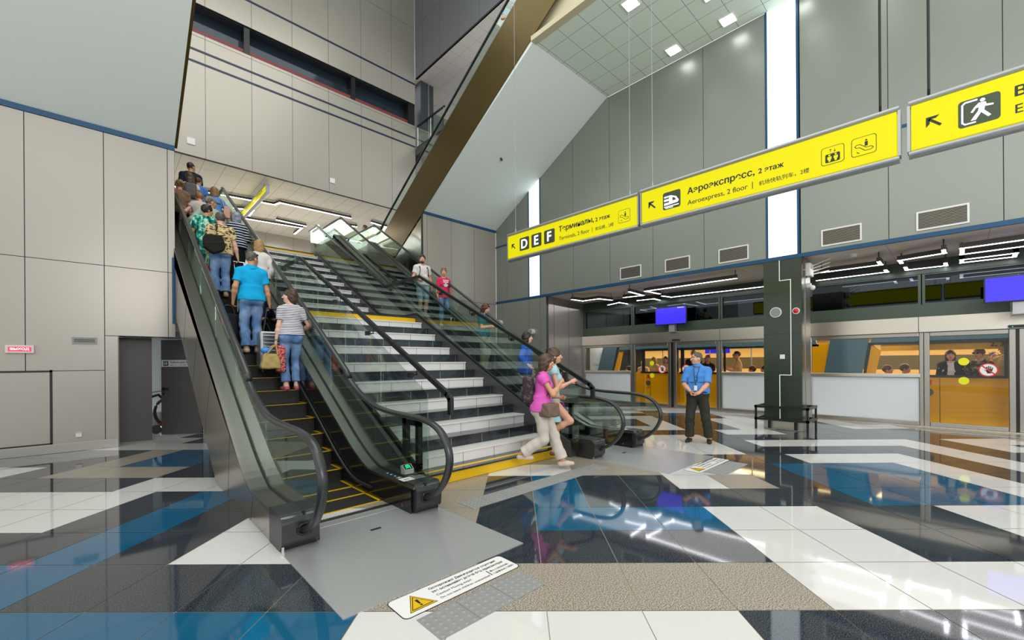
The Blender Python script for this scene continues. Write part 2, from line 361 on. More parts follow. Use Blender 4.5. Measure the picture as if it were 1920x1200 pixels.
# ---- ribbon wall high up (y = 17.5)
RX = [-1.58, -.22, 1.14, 2.501, 3.871, 5.225, 6.584, 7.944, 9.357, 10.56]
b = MB()
YU = 17.5
def rp(x0, x1, z0, z1): b.box(x0+.006, x1-.006, YU, YU+.06, z0+.006, z1-.006, 0); b.box(x0, x1, YU+.012, YU+.12, z0, z1, 1)
for i in range(len(RX)-1):
    rp(RX[i], RX[i+1], 8.52, 12.55); rp(RX[i], RX[i+1], 12.55, 12.66); rp(RX[i], RX[i+1], 13.66, 17.2); rp(RX[i], RX[i+1], 17.2, 20)
struct(b.build('wall_upper', ['panel', 'joint']))
for k, z in enumerate((11.68, 12.08, 14.6)):
    b = MB(); b.box(-1.58, 10.56, YU-.012, YU+.02, z-.035, z+.035); struct(b.build('trim_%d' % (k+2), 'bluedark'))
b = MB()
b.box(-1.58, 10.56, YU+.5, YU+.56, 12.6, 13.7, 0); b.box(-1.58, 10.56, YU+.1, YU+.52, 13.64, 13.72, 1); b.box(-1.58, 10.56, YU+.1, YU+.52, 12.6, 12.67, 1)
b.box(-1.58, 10.56, YU+.12, YU+.5, 12.66, 12.86, 2)
for x in (3.74, 7.63, 10.32): b.box(x-.09, x+.09, YU+.06, YU+.5, 12.66, 13.66, 3)
b.box(10.3, 10.56, YU+.05, YU+.5, 12.66, 13.66, 3)
struct(b.build('window_1', [mat('ribbon_glass', '#2c3a44', .08, .3), mat('ribbon_soffit', '#33373d', .3), mat('red_sill', '#7c3338', .5), 'black']))
# dark box high on the right and the third floor behind it
PX = 10.56
panel_wall('wall_box', 'x', PX, [8.6, 10, 11.4, 12.75, 14.1, 15.45, 16.8, 17.5], [14.87, 17.2, 20], -1, mats='panel_dark')
struct(bpy.data.objects['wall_box'])
b = MB(); b.box(PX+.06, 16.5, 8.6, 22, 14.87, 14.95); struct(b.build('ceiling_third_floor', tiled('third_floor_tiles', '#d5cec6', '#a59f97', .62, .62, .012)))
b = MB(); b.box(10.56, 16.5, 21.9, 22, 9, 14.87); struct(b.build('wall_third_floor', 'panel'))
b = MB(); b.box(10.56, 16.5, 21.85, 21.9, 12.9, 13.0); struct(b.build('trim_5', 'bluedark'))
b = MB(); b.box(10.57, 16.5, 15.2, 22, 11.3, 11.6); struct(b.build('floor_third', 'skirt'))
b = MB(); b.box(10.8, 11.5, 17.4, 17.9, 10.66, 14.87, 0); b.box(11.2, 11.25, 17.39, 17.9, 10.66, 14.87, 1); o = b.build('column', [mat('column_graphite', '#43474b', .35, .3), 'chrome'])
tag(o, 'dark grey square column at the top beside the ribbon window', 'column')
# roof of the atrium with its lamps out of frame
b = MB(); b.box(-6, 16.5, -8, 22, 20, 20.1); struct(b.build('ceiling_atrium', 'white'))
# ---- sloping white soffits
b = MB(); m_ = .567
def sl(y): return 6.2+m_*(YL-y)
b.prism([(YL, sl(YL)), (-4, sl(-4)), (-4, sl(-4)+.9), (YL, sl(YL)+.9)], 'x', -6.1, 1.086); struct(b.build('ceiling_left', 'white'))
b = MB(); b.prism([(YL+.05, sl(YL)-.02), (-4, sl(-4)-.02), (-4, sl(-4)+1.0), (YL+.05, sl(YL)+1.0)], 'x', 1.087, 1.135); struct(b.build('trim_6', 'golddark'))
b = MB()
def sr(y): return 6.81+.5635*(12.67-y)
b.prism([(12.67, sr(12.67)), (7.45, sr(7.45)), (7.45, sr(7.45)+.4), (12.67, sr(12.67)+.4)], 'x', 7.93, 11.3); struct(b.build('ceiling_right', 'white'))
# high ceiling on the right with square downlights
b = MB(); b.box(8.05, 11.25, -7, 7.46, 9.745, 9.85); struct(b.build('ceiling', 'ceiltile'))
b = MB(); b.box(7.86, 8.05, -7, 7.46, 9.735, 9.86); b.box(8.04, 8.06, -7, 7.46, 9.86, 13); struct(b.build('trim_7', mat('cream_fascia', '#cfc7a4', .6)))
# ---- right wall (x = 11.25)
XR = 11.25
b = MB()
def wp(y0, y1, z0, z1, m=0): b.box(XR, XR+.06, y0+.006, y1-.006, z0+.006, z1-.006, m); b.box(XR+.012, XR+.12, y0, y1, z0, z1, 1)
RY = [(12.67, 12.05), (12.05, 10.85), (10.28, 8.814), (8.814, 7.392), (7.392, 5.974), (5.974, 4.549), (4.549, 3.115), (2.43, .951), (.951, -.544), (-.544, -2.04), (-2.04, -3.5), (-3.5, -5), (-5, -6.5)]
for y1, y0 in RY: wp(y0, y1, 3.98, 6.13); wp(y0, y1, 6.13, 9.74)
b.box(XR+.05, XR+.12, 10.28, 10.85, 3.98, 9.74, 1); b.box(XR+.05, XR+.12, 2.43, 3.115, 3.98, 9.74, 1)
for y1, y0 in ((12.67, 12.3), (12.3, 10.869), (10.869, 10.314), (10.314, 10.03)): wp(y0, y1, 0, 3.9)
struct(b.build('wall_right', ['panel_green', 'joint']))
b = MB()
b.box(XR-.014, XR+.06, -6.5, 12.67, 3.9, 3.985)
b.box(XR-.008, XR+.06, -6.5, 12.67, 6.1, 6.165)
struct(b.build('trim_8', 'blue'))
b = MB(); b.box(XR+.1, 14.4, -6.5, 10.6, 3.94, 4.02); struct(b.build('ceiling_platform', 'ceilplat'))
b = MB()
b.add([(XR, 10.03, 0), (14.1, 10.5, 0), (14.1, 10.5, 3.94), (XR, 10.03, 3.94), (XR, 10.13, 0), (14.1, 10.6, 0), (14.1, 10.6, 3.94), (XR, 10.13, 3.94)],
      [(0, 1, 2, 3), (5, 4, 7, 6), (3, 2, 6, 7)])
for t in (.18, .55):
    x, y = XR+2.85*t, 10.03+.47*t; b.box(x, x+.012, y-.003, y+.05, 0, 3.94, 1)
struct(b.build('wall_return', [mat('return_wall_metal', '#a5a09d', .25, .6), 'joint']))
# ---- wall behind the far escalator (y = 12.67)
b = MB()
for x0, x1 in ((7.92, 8.081), (8.081, 9.092), (9.092, 10.151), (10.151, 11.25)):
    for z0, z1 in ((0, 3.88), (3.88, 6.72)):
        b.box(x0+.006, x1-.006, 12.67, 12.73, z0+.006, z1-.006, 0); b.box(x0, x1, 12.682, 12.8, z0, z1, 1)
struct(b.build('wall_back', ['panel', 'joint']))
b = MB(); b.box(7.92, 11.25, 12.65, 12.8, 6.72, 6.81); struct(b.build('trim_9', 'blue'))
b = MB(); b.prism([(12.8, 0), (17.4, 0), (17.4, 5.6), (14.7, 5.5), (12.8, 6.62)], 'x', 7.93, 8.0); struct(b.build('wall_side', brushed('polished_side_panel', '#a7a6a2', .2)))
# ---- upper hall: floor slab, ceiling, far wall
b = MB(); b.box(-2, 12.5, 16.4, 25.3, 5.3, 5.64); struct(b.build('floor_upper', mat('upper_floor_stone', '#b9b6b0', .15)))
b = MB(); b.box(-3, 13, YU+.1, 25.4, 8.52, 8.6); struct(b.build('ceiling_upper', 'ceilupper'))
panel_wall('wall_far', 'y', 25.2, [-2+1.36*k for k in range(12)], [5.64, 8.52], -1); struct(bpy.data.objects['wall_far'])
# ================================================================ ESCALATORS
SL = .5965
def interp(pts, q):
    if q <= pts[0][0]: return pts[0][1]
    for (a, za), (b_, zb) in zip(pts, pts[1:]):
        if q <= b_: return za+(zb-za)*(q-a)/(b_-a)
    return pts[-1][1]
def smoothpath(pts, n=3):
    out = []
    for i in range(len(pts)-1):
        p0, p1, p2, p3 = pts[max(i-1, 0)], pts[i], pts[i+1], pts[min(i+2, len(pts)-1)]
        for k in range(n):
            t = k/n
            out.append(tuple(.5*((2*b_)+(-a+c)*t+(2*a-5*b_+4*c-d)*t*t+(-a+3*b_-3*c+d)*t**3) for a, b_, c, d in zip(p0, p1, p2, p3)))
    return out+[pts[-1]]
def make_escalator(root, X0, yd, yo, zo, rise, number=None, clad='clad', clad_top=None, thick=1.335, full=True):
    W = 1.585
    Y = lambda q: yd*q+yo
    yz = lambda pts: [(Y(q), z+zo) for q, z in pts]
    qT = (rise+1.0-2.408)/SL+7.484; qE = qT+2.3; qN = 6.48+(rise-.573)/.585
    deck = [(3.95, .30), (4.85, .30), (5.1, .34), (5.45, .49), (5.82, .70), (6.42, 1.06)]
    qd = 6.42+(rise+.30-1.06)/SL
    deck += [(qd-.5, rise+.30-.27), (qd-.1, rise+.265), (qd+.3, rise+.30), (qE, rise+.30)]
    hl = [(4.14, .13), (3.92, .165), (3.72, .27), (3.57, .43), (3.50, .62), (3.56, .80), (3.72, .93), (4.0, .99), (4.4, 1.005), (4.8, 1.02), (5.16, 1.07), (5.6, 1.22), (6.03, 1.46), (6.6, 1.87)]
    hl += [(qT-.7, rise+1.0-.7*SL), (qT-.1, rise+.93), (qT+.4, rise+1.0), (qE-.3, rise+1.0), (qE-.02, rise+.94), (qE+.14, rise+.81), (qE+.2, rise+.63), (qE+.13, rise+.43), (qE-.02, rise+.27), (qE-.4, rise+.16)]
    und = [(6.85, 0), (6.85+(rise-1.0)/SL+.2, rise-1.0+.12), (qE+.2, rise-.95)]
    k = thick/1.335
    if thick != 1.335: und = [(q, z) for q, z in [(6.42-(1.06-0)/SL+thick/SL, 0), (6.42-(1.06)/SL+thick/SL+(rise)/SL, rise), (qE+.2, rise-.1)]]
    hp = smoothpath(hl, 4); dp = smoothpath(deck, 3)
    gx = (X0+.18, X0+W-.18)
    # outer cladding of both sides
    for x, nm in ((X0, 1), (X0+W-.02, 2))[:2 if full else 1]:
        c = MB(); poly = [(3.95, 0)]+[(q, z-.015) for q, z in dp]+[(qE+.2, rise+.28)]+und[::-1]
        c.prism(yz(poly), 'x', x, x+.02, 0)
        for q in np.arange(7.2 if full else 8.9, qE-1, 1.15 if full else 1.5):   # sheet joints
            z1 = interp(dp, q)-.03; a_, b_ = .43*thick, .72*thick
            c.prism(yz([(q, z1), (q+a_, z1-b_), (q+a_+.008, z1-b_), (q+.008, z1)]), 'x', x-.0015, x+.0215, 1)
        if full:
            for q in (4.9, 6.0): c.prism(yz([(q, interp(dp, q)-.03), (q+.1, .01), (q+.108, .01), (q+.008, interp(dp, q)-.03)]), 'x', x-.0015, x+.0215, 1)
        o = c.build('side_cladding', [clad, 'joint'], root)
    # underside
    c = MB(); pts = [(q, z) for q, z in und]
    poly = pts+[(q, z+.03) for q, z in pts[::-1]]
    c.prism(yz(poly), 'x', X0+.02, X0+W-.02)
    if full: c.build('truss_soffit', clad, root)
    def ribbon(x0, x1, name, m):
        c = MB(); poly = dp+[(q, z-.03) for q, z in dp[::-1]]
        c.prism(yz(poly), 'x', x0, x1, 0, False)
        return c.build(name, m, root)
    ribbon(X0-.004, gx[0]-.012, 'outer_deck', 'deck'); ribbon(gx[0]+.012, X0+.325, 'inner_deck', 'deck')
    ribbon(X0+W-.325, gx[1]-.012, 'inner_deck', 'deck'); ribbon(gx[1]+.012, X0+W+.004, 'outer_deck', 'deck')
    for x in gx:   # dark glazing channel
        c = MB(); poly = [(q, z+.012) for q, z in dp]+[(q, z-.02) for q, z in dp[::-1]]
        c.prism(yz(poly), 'x', x-.014, x+.014); c.build('glazing_channel', 'black', root)
    # glass panels
    top = [(q, z-.015) for q, z in hp]
    for x in gx:
        cuts = [3.4]+list(np.arange(5.15, qE-1.2, 1.42))+[qE+.3]
        for a, b_ in zip(cuts, cuts[1:]):
            g = .003
            if a == 3.4:
                tp = [p for p in top if p[1] > .27 and p[0] < b_-g]
                tp = [(q+(.02 if z < .9 else 0), z) for q, z in tp]
                poly = tp+[(b_-g, interp([p for p in hl if p[0] >= 3.5 and p[1] > .6][:9], b_)-.015)]+[(b_-g, interp(dp, b_)), (4.85, .3), (3.95, .3)]
            elif b_ == qE+.3:
                tp = [p for p in top if p[0] > a+g and p[1] > rise+.27]
                hi_ = [p for p in hl if p[0] > qT-.8 and p[1] > rise+.5]
                poly = [(a+g, interp(sorted(hi_[:3]), a)-.015)]+tp+[(qE-.1, rise+.30), (a+g, interp(dp, a))]
            else:
                qs = np.linspace(a+g, b_-g, 7)
                mono = [p for p in hp if 4.0 <= p[0] <= qE-.3 and p[1] > .9]
                poly = [(q, interp(mono, q)-.015) for q in qs]+[(q, interp(dp, q)) for q in qs[::-1]]
            c = MB(); c.prism(yz(poly), 'x', x-.005, x+.005); c.build('glass_panel', 'glass', root)
    # handrails
    for x in gx:
        c = MB(); c.tube([(x, Y(q), z+zo) for q, z in hp], .043, 12, 0, flat=.03, side=(1, 0, 0)); c.build('handrail', 'rubber', root)
    # skirts and brushes
    nz = lambda q: 0 if q < 5.2 else (rise if q > qN else max(0, min(rise, interp([(5.2, 0), (5.41, .01), (5.796, .17), (6.138, .366), (6.48, .573), (qN-.6, rise-.35), (qN-.2, rise-.1), (qN+.3, rise), (qN+9, rise)], q))))
    qs = [4.0]+list(np.arange(4.9, 6.6, .2))+list(np.arange(6.8, qN-1, 1.2))+list(np.arange(qN-1, qN+.6, .2))+[qE]
    for x in (X0+.318, X0+W-.328):
        c = MB(); c.prism(yz([(q, interp(dp, q)-.03) for q in qs]+[(q, nz(q)-.3) for q in qs[::-1]]), 'x', x, x+.01); c.build('skirt_panel', 'blackgloss', root)
    for x in (X0+.345, X0+W-.345):
        bq = [q for q in qs if 4.5 < q < qE-1]
        c = MB(); c.tube([(x, Y(q), nz(q)+.11+zo) for q in bq], .02, 8); c.build('skirt_brush', 'rubber', root)
    # steps
    xa, xb = X0+.33, X0+W-.33
    ns = [(4.643, 0.002), (5.04, .004), (5.41, .01), (5.796, .172), (6.138, .368)]
    n = 0
    while True:
        q, z = 6.48+.342*n, .573+.2*n
        if z > rise-.02: break
        ns.append((q, z)); n += 1
    ns += [(qN+.342*i, rise) for i in range(0, 3)]
    for i, (q, z) in enumerate(ns):
        qn = ns[i+1][0] if i+1 < len(ns) else q+.342
        zp = ns[i-1][1] if i else z-.05
        dz = max(.02, z-zp)
        c = MB()
        riser = [(q+.02*math.sin(math.pi*t*.5)+.01, z-dz*t) for t in (0, .25, .5, .75, 1)]
        poly = [(q, z), (qn+.03, z), (qn+.03, z-dz-.05), (q+.06, z-dz-.05)]+riser[::-1]
        c.prism(yz(poly), 'x', xa, xb, 0)
        e = .001
        if i < 11:
            c.box(xa, xb, Y(q-.002), Y(q+.028), z+zo-.004, z+zo+e, 1)
            c.box(xb-.03, xb, Y(q), Y(qn), z+zo-.004, z+zo+e, 1); c.box(xa, xa+.03, Y(q), Y(qn), z+zo-.004, z+zo+e, 1)
        c.build('step', ['step', 'yellow'], root)
    # floor plates and combs
    c = MB(); c.box(X0-.005, X0+W+.005, Y(2.66), Y(4.28), zo, zo+.006, 0); c.box(X0+.33, X0+W-.33, Y(4.28), Y(4.40), zo, zo+.008, 0)
    c.box(X0+.755, X0+.86, Y(3.86), Y(3.90), zo, zo+.0075, 1); c.build('floor_plate', ['plate', 'ink'], root)
    c = MB(); c.box(xa, xb, Y(4.40), Y(4.47), zo, zo+.01)
    for j in range(46): c.box(xa+.02*j+.004, xa+.02*j+.012, Y(4.47), Y(4.50), zo, zo+.008)
    c.build('comb', 'steel', root)
    c = MB(); c.box(X0, X0+W, Y(qE-1.0), Y(qE+1.2), zo+rise-.03, zo+rise+.004); c.build('floor_plate', 'plate', root)
    # newel boxes at the lower end
    for x0, x1 in ((X0-.006, X0+.30), (X0+W-.30, X0+W+.006)):
        c = MB(); c.prism(yz([(3.99, 0.002), (3.93, .07), (3.92, .25), (3.98, .315), (4.30, .315), (4.30, 0.002)]), 'x', x0, x1)
        o = c.build('newel_box', 'darkplastic', root, bevel=.014, seg=3)
        xm = gx[0] if x0 < X0+.2 else gx[1]
        c = MB(); c.tube([(xm+.062*math.cos(a), Y(3.925), zo+.17+.045*math.sin(a)) for a in [2*math.pi*i/20 for i in range(20)]], .012, 8, closed=True)
        c.build('handrail_guide', 'black', o)
    if full:
        xr = X0+W-.25
        c = MB()
        for i, q in enumerate((4.66, 4.57, 4.48, 4.39)):
            flatpoly(c, circ(0, 0, .036, 20), (xr, Y(q), zo+.3005), (1, 0, 0), (0, 1, 0), 0 if i < 3 else 2, .0015)
            flatpoly(c, circ(0, 0, .012, 12), (xr, Y(q), zo+.302), (1, 0, 0), (0, 1, 0), 1, .0008)
        c.build('safety_pictograms', [mat('pictogram_blue', '#20364f', .4), 'label', 'signgrey'], root)
        c = MB(); c.box(xr-.07, xr+.07, Y(4.28), Y(4.16), zo+.314, zo+.3185, 0); card = c.build('number_card', 'label', root)
        if number: text(number, 'lettering', card, (xr+.02, Y(4.20), zo+.319), (0, 1, 0), (-1, 0, 0), None, .06, 'ink', .02)
        c = MB(); c.prism([(Y(4.42), zo+.31), (Y(4.42), zo+.36), (Y(4.49), zo+.41), (Y(4.52), zo+.40), (Y(4.50), zo+.31)], 'x', gx[1]+.02, gx[1]+.14, 0)
        d = c.build('direction_display', ['whiteplastic'], root)
        c = MB(); c.box(X0+W-.33, X0+W-.312, Y(4.17), Y(4.19), zo+.05, zo+.07); c.build('stop_button', 'red', root)
        return d, gx
    return None, gx
GREEN = glow('green_arrow_glow', '#14e08a', 1.6); REDG = glow('red_bar_glow', '#ff3040', 1.4)
esc = thing('escalator', 'escalator full of riders going up beside the left wall, numbered 1', 'escalator', (1.87, 4, 0))
d, gx = make_escalator(esc, 1.07, 1, 0, 0, 5.645, '1')
def display_face(d, x, y0, green):
    c = MB(); n = Vector((0, -.58, .81)); yv = Vector((0, .81, .58)); o_ = Vector((x, y0+4.42, .361))+n*.001
    flatpoly(c, [(.01, .008), (.11, .008), (.11, .078), (.01, .078)], o_, (1, 0, 0), yv, 0, .001)
    if green:
        for k in range(3):
            y = .016+.018*k
            flatpoly(c, [(.03, y), (.06, y+.014), (.09, y), (.09, y+.010), (.06, y+.024), (.03, y+.010)], o_+n*.001, (1, 0, 0), yv, 1, .001)
    else: flatpoly(c, [(.03, .034), (.09, .034), (.09, .052), (.03, .052)], o_+n*.001, (1, 0, 0), yv, 1, .001)
    c.build('display_face', ['ink', GREEN if green else REDG], d)
display_face(d, gx[1]+.02, 0, True)
esc2 = thing('escalator', 'escalator carrying riders down in front of the right wall, numbered 2', 'escalator', (6.55, 4.17, 0))
d2, gx2 = make_escalator(esc2, 5.75, 1, .17, 0, 5.645, '2')
display_face(d2, gx2[1]+.02, .17, False)
esc3 = thing('escalator', 'upper escalator with a bronze side climbing overhead above the stairs', 'escalator', (8.7, 17.9, 5.645))
make_escalator(esc3, 7.905, -1, 21.9, 5.645, 9.2, None, 'gold', thick=1.63, full=False)
# ================================================================ STAIRS
RS, TR = .1613, .293
def nose_y(k): return 5.0+(k-2)*TR if k <= 17 else 12.0+(k-20)*TR
st = thing('staircase', 'wide staircase of white and black stone steps with yellow edges', 'staircase', (4.2, 4.6, 0))
xa, xb = 2.72, 5.62
for k in range(1, 36):
    y, z = nose_y(k), RS*k
    yn = nose_y(k+1) if k not in (17, 35) else (nose_y(18) if k == 17 else 17.2)
    c = MB(); m = 0 if k % 2 == 0 else 1
    yel = k in (1, 17, 35)
    c.box(xa, xb, y, yn+.02, z-RS, z-.022, m)
    if yel:
        c.box(xa, xb, y-.012, y+.004, z-RS+.004, z-.03, 2); c.box(xa, xb, y-.03, yn+.015, z-.025, z-.001, 1); c.box(xa, xb, y+.06, y+.14, z-.002, z+.0005, 2)
    else: c.box(xa, xb, y-.022, yn+.015, z-.022, z, m)
    if not yel:
        for x in np.arange(xa+(.25 if k % 4 < 2 else .45), xb, .6): c.box(x, x+.006, y-.001, y+.01, z-RS, z-.022, 3 if m else 4)
    c.build('step', ['stone_w', 'stone_k', 'yellow', 'signgrey', 'joint'], st)
for x0, x1 in ((2.66, 2.72), (5.62, 5.75)):
    c = MB(); e = .05
    c.prism([(4.5, 0), (4.52, .26), (nose_y(17), RS*17+e), (nose_y(18)-.3, RS*17+e), (nose_y(35), RS*35+e), (17, RS*35+e), (17, RS*35-.6), (nose_y(18), RS*17-.4), (nose_y(17), RS*16-.4), (5.4, 0)], 'x', x0, x1)
    c.build('stringer', 'skirt', st)
c = MB(); c.prism([(5.4, 0), (nose_y(17), RS*16-.3), (nose_y(18), RS*16-.3), (17, RS*34-.3), (17, 0)], 'x', 2.74, 5.60); c.build('underside', 'skirt', st)
# ---- glass railings of the stairs
def railing(label, xg, xh, side):
    r = thing('stair_railing', label, 'railing', (xg, 4.5, 0))
    nl = [(4.36, .15), (nose_y(17), RS*17+.06), (nose_y(18)-.3, RS*17+.06), (nose_y(35), RS*35+.06), (17.0, RS*35+.06)]
    tl = [(4.36, 1.23), (4.6, 1.36), (nose_y(17)-.2, RS*17+1.06), (nose_y(18)-.45, RS*17+1.06), (nose_y(35)-.2, RS*35+1.06), (17.0, RS*35+1.06)]
    cuts = [4.36, 5.55, 6.75, 7.95, 9.2, 10.2, 11.25, 12.4, 13.55, 14.7, 15.85, 17.0]
    for a, b_ in zip(cuts, cuts[1:]):
        qs = sorted(set([a+.004, b_-.004]+[p[0] for p in nl+tl if a < p[0] < b_]))
        c = MB(); c.prism([(q, interp(tl, q)) for q in qs]+[(q, interp(nl, q)-.04) for q in qs[::-1]], 'x', xg-.007, xg+.007); c.build('glass_panel', 'glass', r)
    c = MB(); c.prism([(q, z+.05) for q, z in nl]+[(q, z-.06) for q, z in nl[::-1]], 'x', xg-.022, xg+.022); c.build('base_channel', 'black', r)
    hz = lambda q: interp([(4.02, 1.21), (nose_y(17)-.25, RS*17+.98), (nose_y(18)-.5, RS*17+.98), (nose_y(35)-.25, RS*35+.98), (17.0, RS*35+.98)], q)
    c = MB(); path = [(4.02, 1.02), (4.02, 1.18)]+[(q, hz(q)) for q in (4.08, nose_y(17)-.25, nose_y(18)-.5, nose_y(35)-.25, 17.0)]
    p2 = [(xh, q, z) for q, z in path]
    for u, v in zip(p2, p2[1:]):
        d_ = (Vector(v)-Vector(u)).normalized(); n_ = Vector((1, 0, 0)).cross(d_)
        pts = []
        for s_ in (Vector(u)-d_*.015, Vector(v)+d_*.015):
            pts += [s_+Vector((.024, 0, 0))+n_*.03, s_+Vector((-.024, 0, 0))+n_*.03, s_+Vector((-.024, 0, 0))-n_*.03, s_+Vector((.024, 0, 0))-n_*.03]
        c.add(pts, [(0, 1, 2, 3), (7, 6, 5, 4)]+[(i, 4+i, 4+(i+1) % 4, (i+1) % 4) for i in range(4)])
    c.build('handrail', 'black', r)
    for q in (4.75, 5.95, 7.15, 8.35, 9.9, 10.75, 12.0, 13.2, 14.3, 15.4):
        c = MB(); z = hz(q)
        c.tube([(xg, q, z-.12), (xh, q, z-.12), (xh, q, z-.02)], .011, 8); c.box(xg-.03, xg+.03, q-.03, q+.03, z-.15, z-.09)
        c.build('bracket', 'black', r)
    c = MB()
    f0, f1, z0, z1 = (4.50, 4.88, .31, .90)
    for (a, b_, p, q) in ((f0, f0+.07, z0, z1), (f1-.09, f1, .1, z1), (f0, f1, z0, z0+.07), (f0, f1, z1-.07, z1)): c.box(xg-.03-.02*side, xg+.03-.02*side, a, b_, p, q)
    c.build('end_frame', 'black', r)
    return r
railing('glass stair railing with black handrail beside the crowded rising escalator', 2.775, 2.86, 1)
railing('glass stair railing with black handrail on the platform side of the stairs', 5.685, 5.60, -1)
# ================================================================ HANGING SIGNS (faces look towards -x)
def sign(label, y1, y0, z0, z1, xs, cables, ztop=13, cat='sign'):
    r = thing('hanging_sign', label, cat, (xs+.06, (y0+y1)/2, z0), 'yellow hanging signs in a row')
    c = MB(); c.box(xs+.004, xs+.116, y0+.02, y1-.02, z0+.07, z1-.07); c.build('sign_face', 'signyellow', r)
    for z in (z0+.036, z1-.036):
        c = MB(); c.tube([(xs+.06, y0, z), (xs+.06, y1, z)], .075, 14, flat=.036, side=(1, 0, 0)); c.build('frame_profile', 'signgrey', r)
    for y in (y0, y1):
        c = MB(); c.box(xs-.002, xs+.122, y-.012, y+.012, z0+.06, z1-.06); c.build('end_cap', 'signgrey', r)
    for y, thk in cables:
        c = MB(); c.cyl((xs+.06, y, z1-.02), (xs+.06, y, ztop), thk, 8); c.cyl((xs+.06, y, z1-.02), (xs+.06, y, z1+.07), .012, 8); c.build('suspension_cable', 'signgrey' if thk < .006 else 'ink', r)
    return r
def S(y, z, xs): return (xs+.003, y, z)
XD, YD = (0, -1, 0), (0, 0, 1)
def arrow_ul(r, y, z, s, xs):
    c = MB(); o_ = S(y, z, xs)
    flatpoly(c, [(0, 1*s), (.85*s, 1*s), (.62*s, .78*s), (.25*s, .78*s), (.24*s, .40*s), (0, .14*s)], o_, XD, YD, 0, .0015)
    flatpoly(c, [(.12*s, .74*s), (.26*s, .88*s), (1.0*s, .14*s), (.86*s, 0)], o_, XD, YD, 0, .0015)
    c.build('arrow', 'signink', r)
def tile_icon(r, y, z, w_, h_, xs, outline=False):
    c = MB(); flatpoly(c, rrect(0, 0, w_, h_, .03), S(y, z, xs), XD, YD, 0, .0012)
    if outline: flatpoly(c, rrect(.006, .006, w_-.006, h_-.006, .026), S(y, z, xs), XD, YD, 1, .002)
    return c.build('pictogram_tile', ['signink' if outline else 'signgreen', 'signyellow'], r)
def esc_icon(t_, y, z, w_, h_, xs):
    c = MB(); o_ = S(y, z, xs-.002)
    pth = [(.14, .55), (.22, .62), (.36, .60), (.60, .38), (.80, .38), (.88, .30), (.80, .22), (.56, .22), (.34, .44), (.20, .46), (.14, .55)]
    for (a, b_), (d_, e) in zip(pth, pth[1:]):
        L = math.hypot(d_-a, e-b_); nx, ny = -(e-b_)/L*.016, (d_-a)/L*.016
        flatpoly(c, [((a+nx)*w_, (b_+ny)*h_), ((d_+nx)*w_, (e+ny)*h_), ((d_-nx)*w_, (e-ny)*h_), ((a-nx)*w_, (b_-ny)*h_)], o_, XD, YD, 0, .001)
    flatpoly(c, [(.54*w_, .46*h_), (.66*w_, .46*h_), (.66*w_, .70*h_), (.54*w_, .70*h_)], o_, XD, YD, 0, .001)
    flatpoly(c, circ(.60*w_, .77*h_, .045*w_, 12), o_, XD, YD, 0, .001)
    flatpoly(c, [(.22*w_, .26*h_), (.22*w_, .18*h_), (.32*w_, .14*h_), (.34*w_, .17*h_), (.26*w_, .21*h_)], o_, XD, YD, 0, .001)
    c.build('escalator_symbol', 'signink', t_)
XS = 6.18
s1 = sign('yellow hanging sign pointing to terminals D, E and F', 6.595, 3.535, 3.722, 4.316, XS, [(6.4, .004), (3.71, .004)], 19.9)
arrow_ul(s1, 6.464, 3.956, .11, XS)
for y0, L in ((6.226, 'D'), (5.892, 'E'), (5.552, 'F')):
    t_ = tile_icon(s1, y0, 3.877, .27, .262, XS); text(L, 'lettering', t_, S(y0-.135, 3.922, XS-.003), XD, YD, None, .175, 'signwhite', .02, align='C')
text('Терминалы,', 'lettering', s1, S(5.176, 4.012, XS), XD, YD, .785, None, 'signink', .014); text('2 этаж', 'lettering', s1, S(4.353, 4.03, XS), XD, YD, .296, None, 'signink', .012)
text('Terminals, 2 floor', 'lettering', s1, S(5.176, 3.868, XS), XD, YD, .695, None, 'signink')
text('|', 'lettering', s1, S(4.425, 3.862, XS), XD, YD, None, .085, 'signink'); text('航站楼，2楼', 'lettering', s1, S(4.355, 3.872, XS), XD, YD, .365, None, 'signink')
t_ = tile_icon(s1, 3.897, 3.885, .22, .21, XS, True); esc_icon(t_, 3.897, 3.885, .22, .21, XS)
s2 = sign('yellow hanging sign pointing to the Aeroexpress train, middle of three', 3.487, .433, 3.728, 4.338, XS, [(3.312, .004), (.592, .012)], 19.9)
arrow_ul(s2, 3.353, 3.969, .12, XS)
t_ = tile_icon(s2, 3.114, 3.897, .275, .26, XS); c = MB(); o_ = S(3.114, 3.897, XS-.002)
flatpoly(c, [(.02, .2), (.13, .2), (.21, .165), (.25, .10), (.23, .075), (.02, .065), (.02, .10), (.10, .10), (.10, .125), (.02, .125), (.02, .155), (.1, .155), (.1, .178), (.02, .178)], o_, XD, YD, 0, .001)
flatpoly(c, [(.02, .035), (.25, .035), (.25, .048), (.02, .048)], o_, XD, YD, 0, .001); flatpoly(c, [(.04, .015), (.16, .015), (.16, .026), (.04, .026)], o_, XD, YD, 0, .001)
flatpoly(c, [(.15, .115), (.21, .115), (.185, .155), (.15, .165)], Vector(o_)+Vector((-.001, 0, 0)), XD, YD, 1, .0008)
c.build('train_symbol', ['signwhite', 'signgreen'], t_)
text('Аэроэкспресс,', 'lettering', s2, S(2.732, 4.012, XS), XD, YD, .888, None, 'signink', .014); text('2 этаж', 'lettering', s2, S(1.796, 4.034, XS), XD, YD, .284, None, 'signink', .012)
text('Aeroexpress, 2 floor', 'lettering', s2, S(2.733, 3.858, XS), XD, YD, .806, None, 'signink')
text('|', 'lettering', s2, S(1.872, 3.862, XS), XD, YD, None, .09, 'signink'); text('机场快轨列车，2楼', 'lettering', s2, S(1.792, 3.872, XS), XD, YD, .55, None, 'signink')
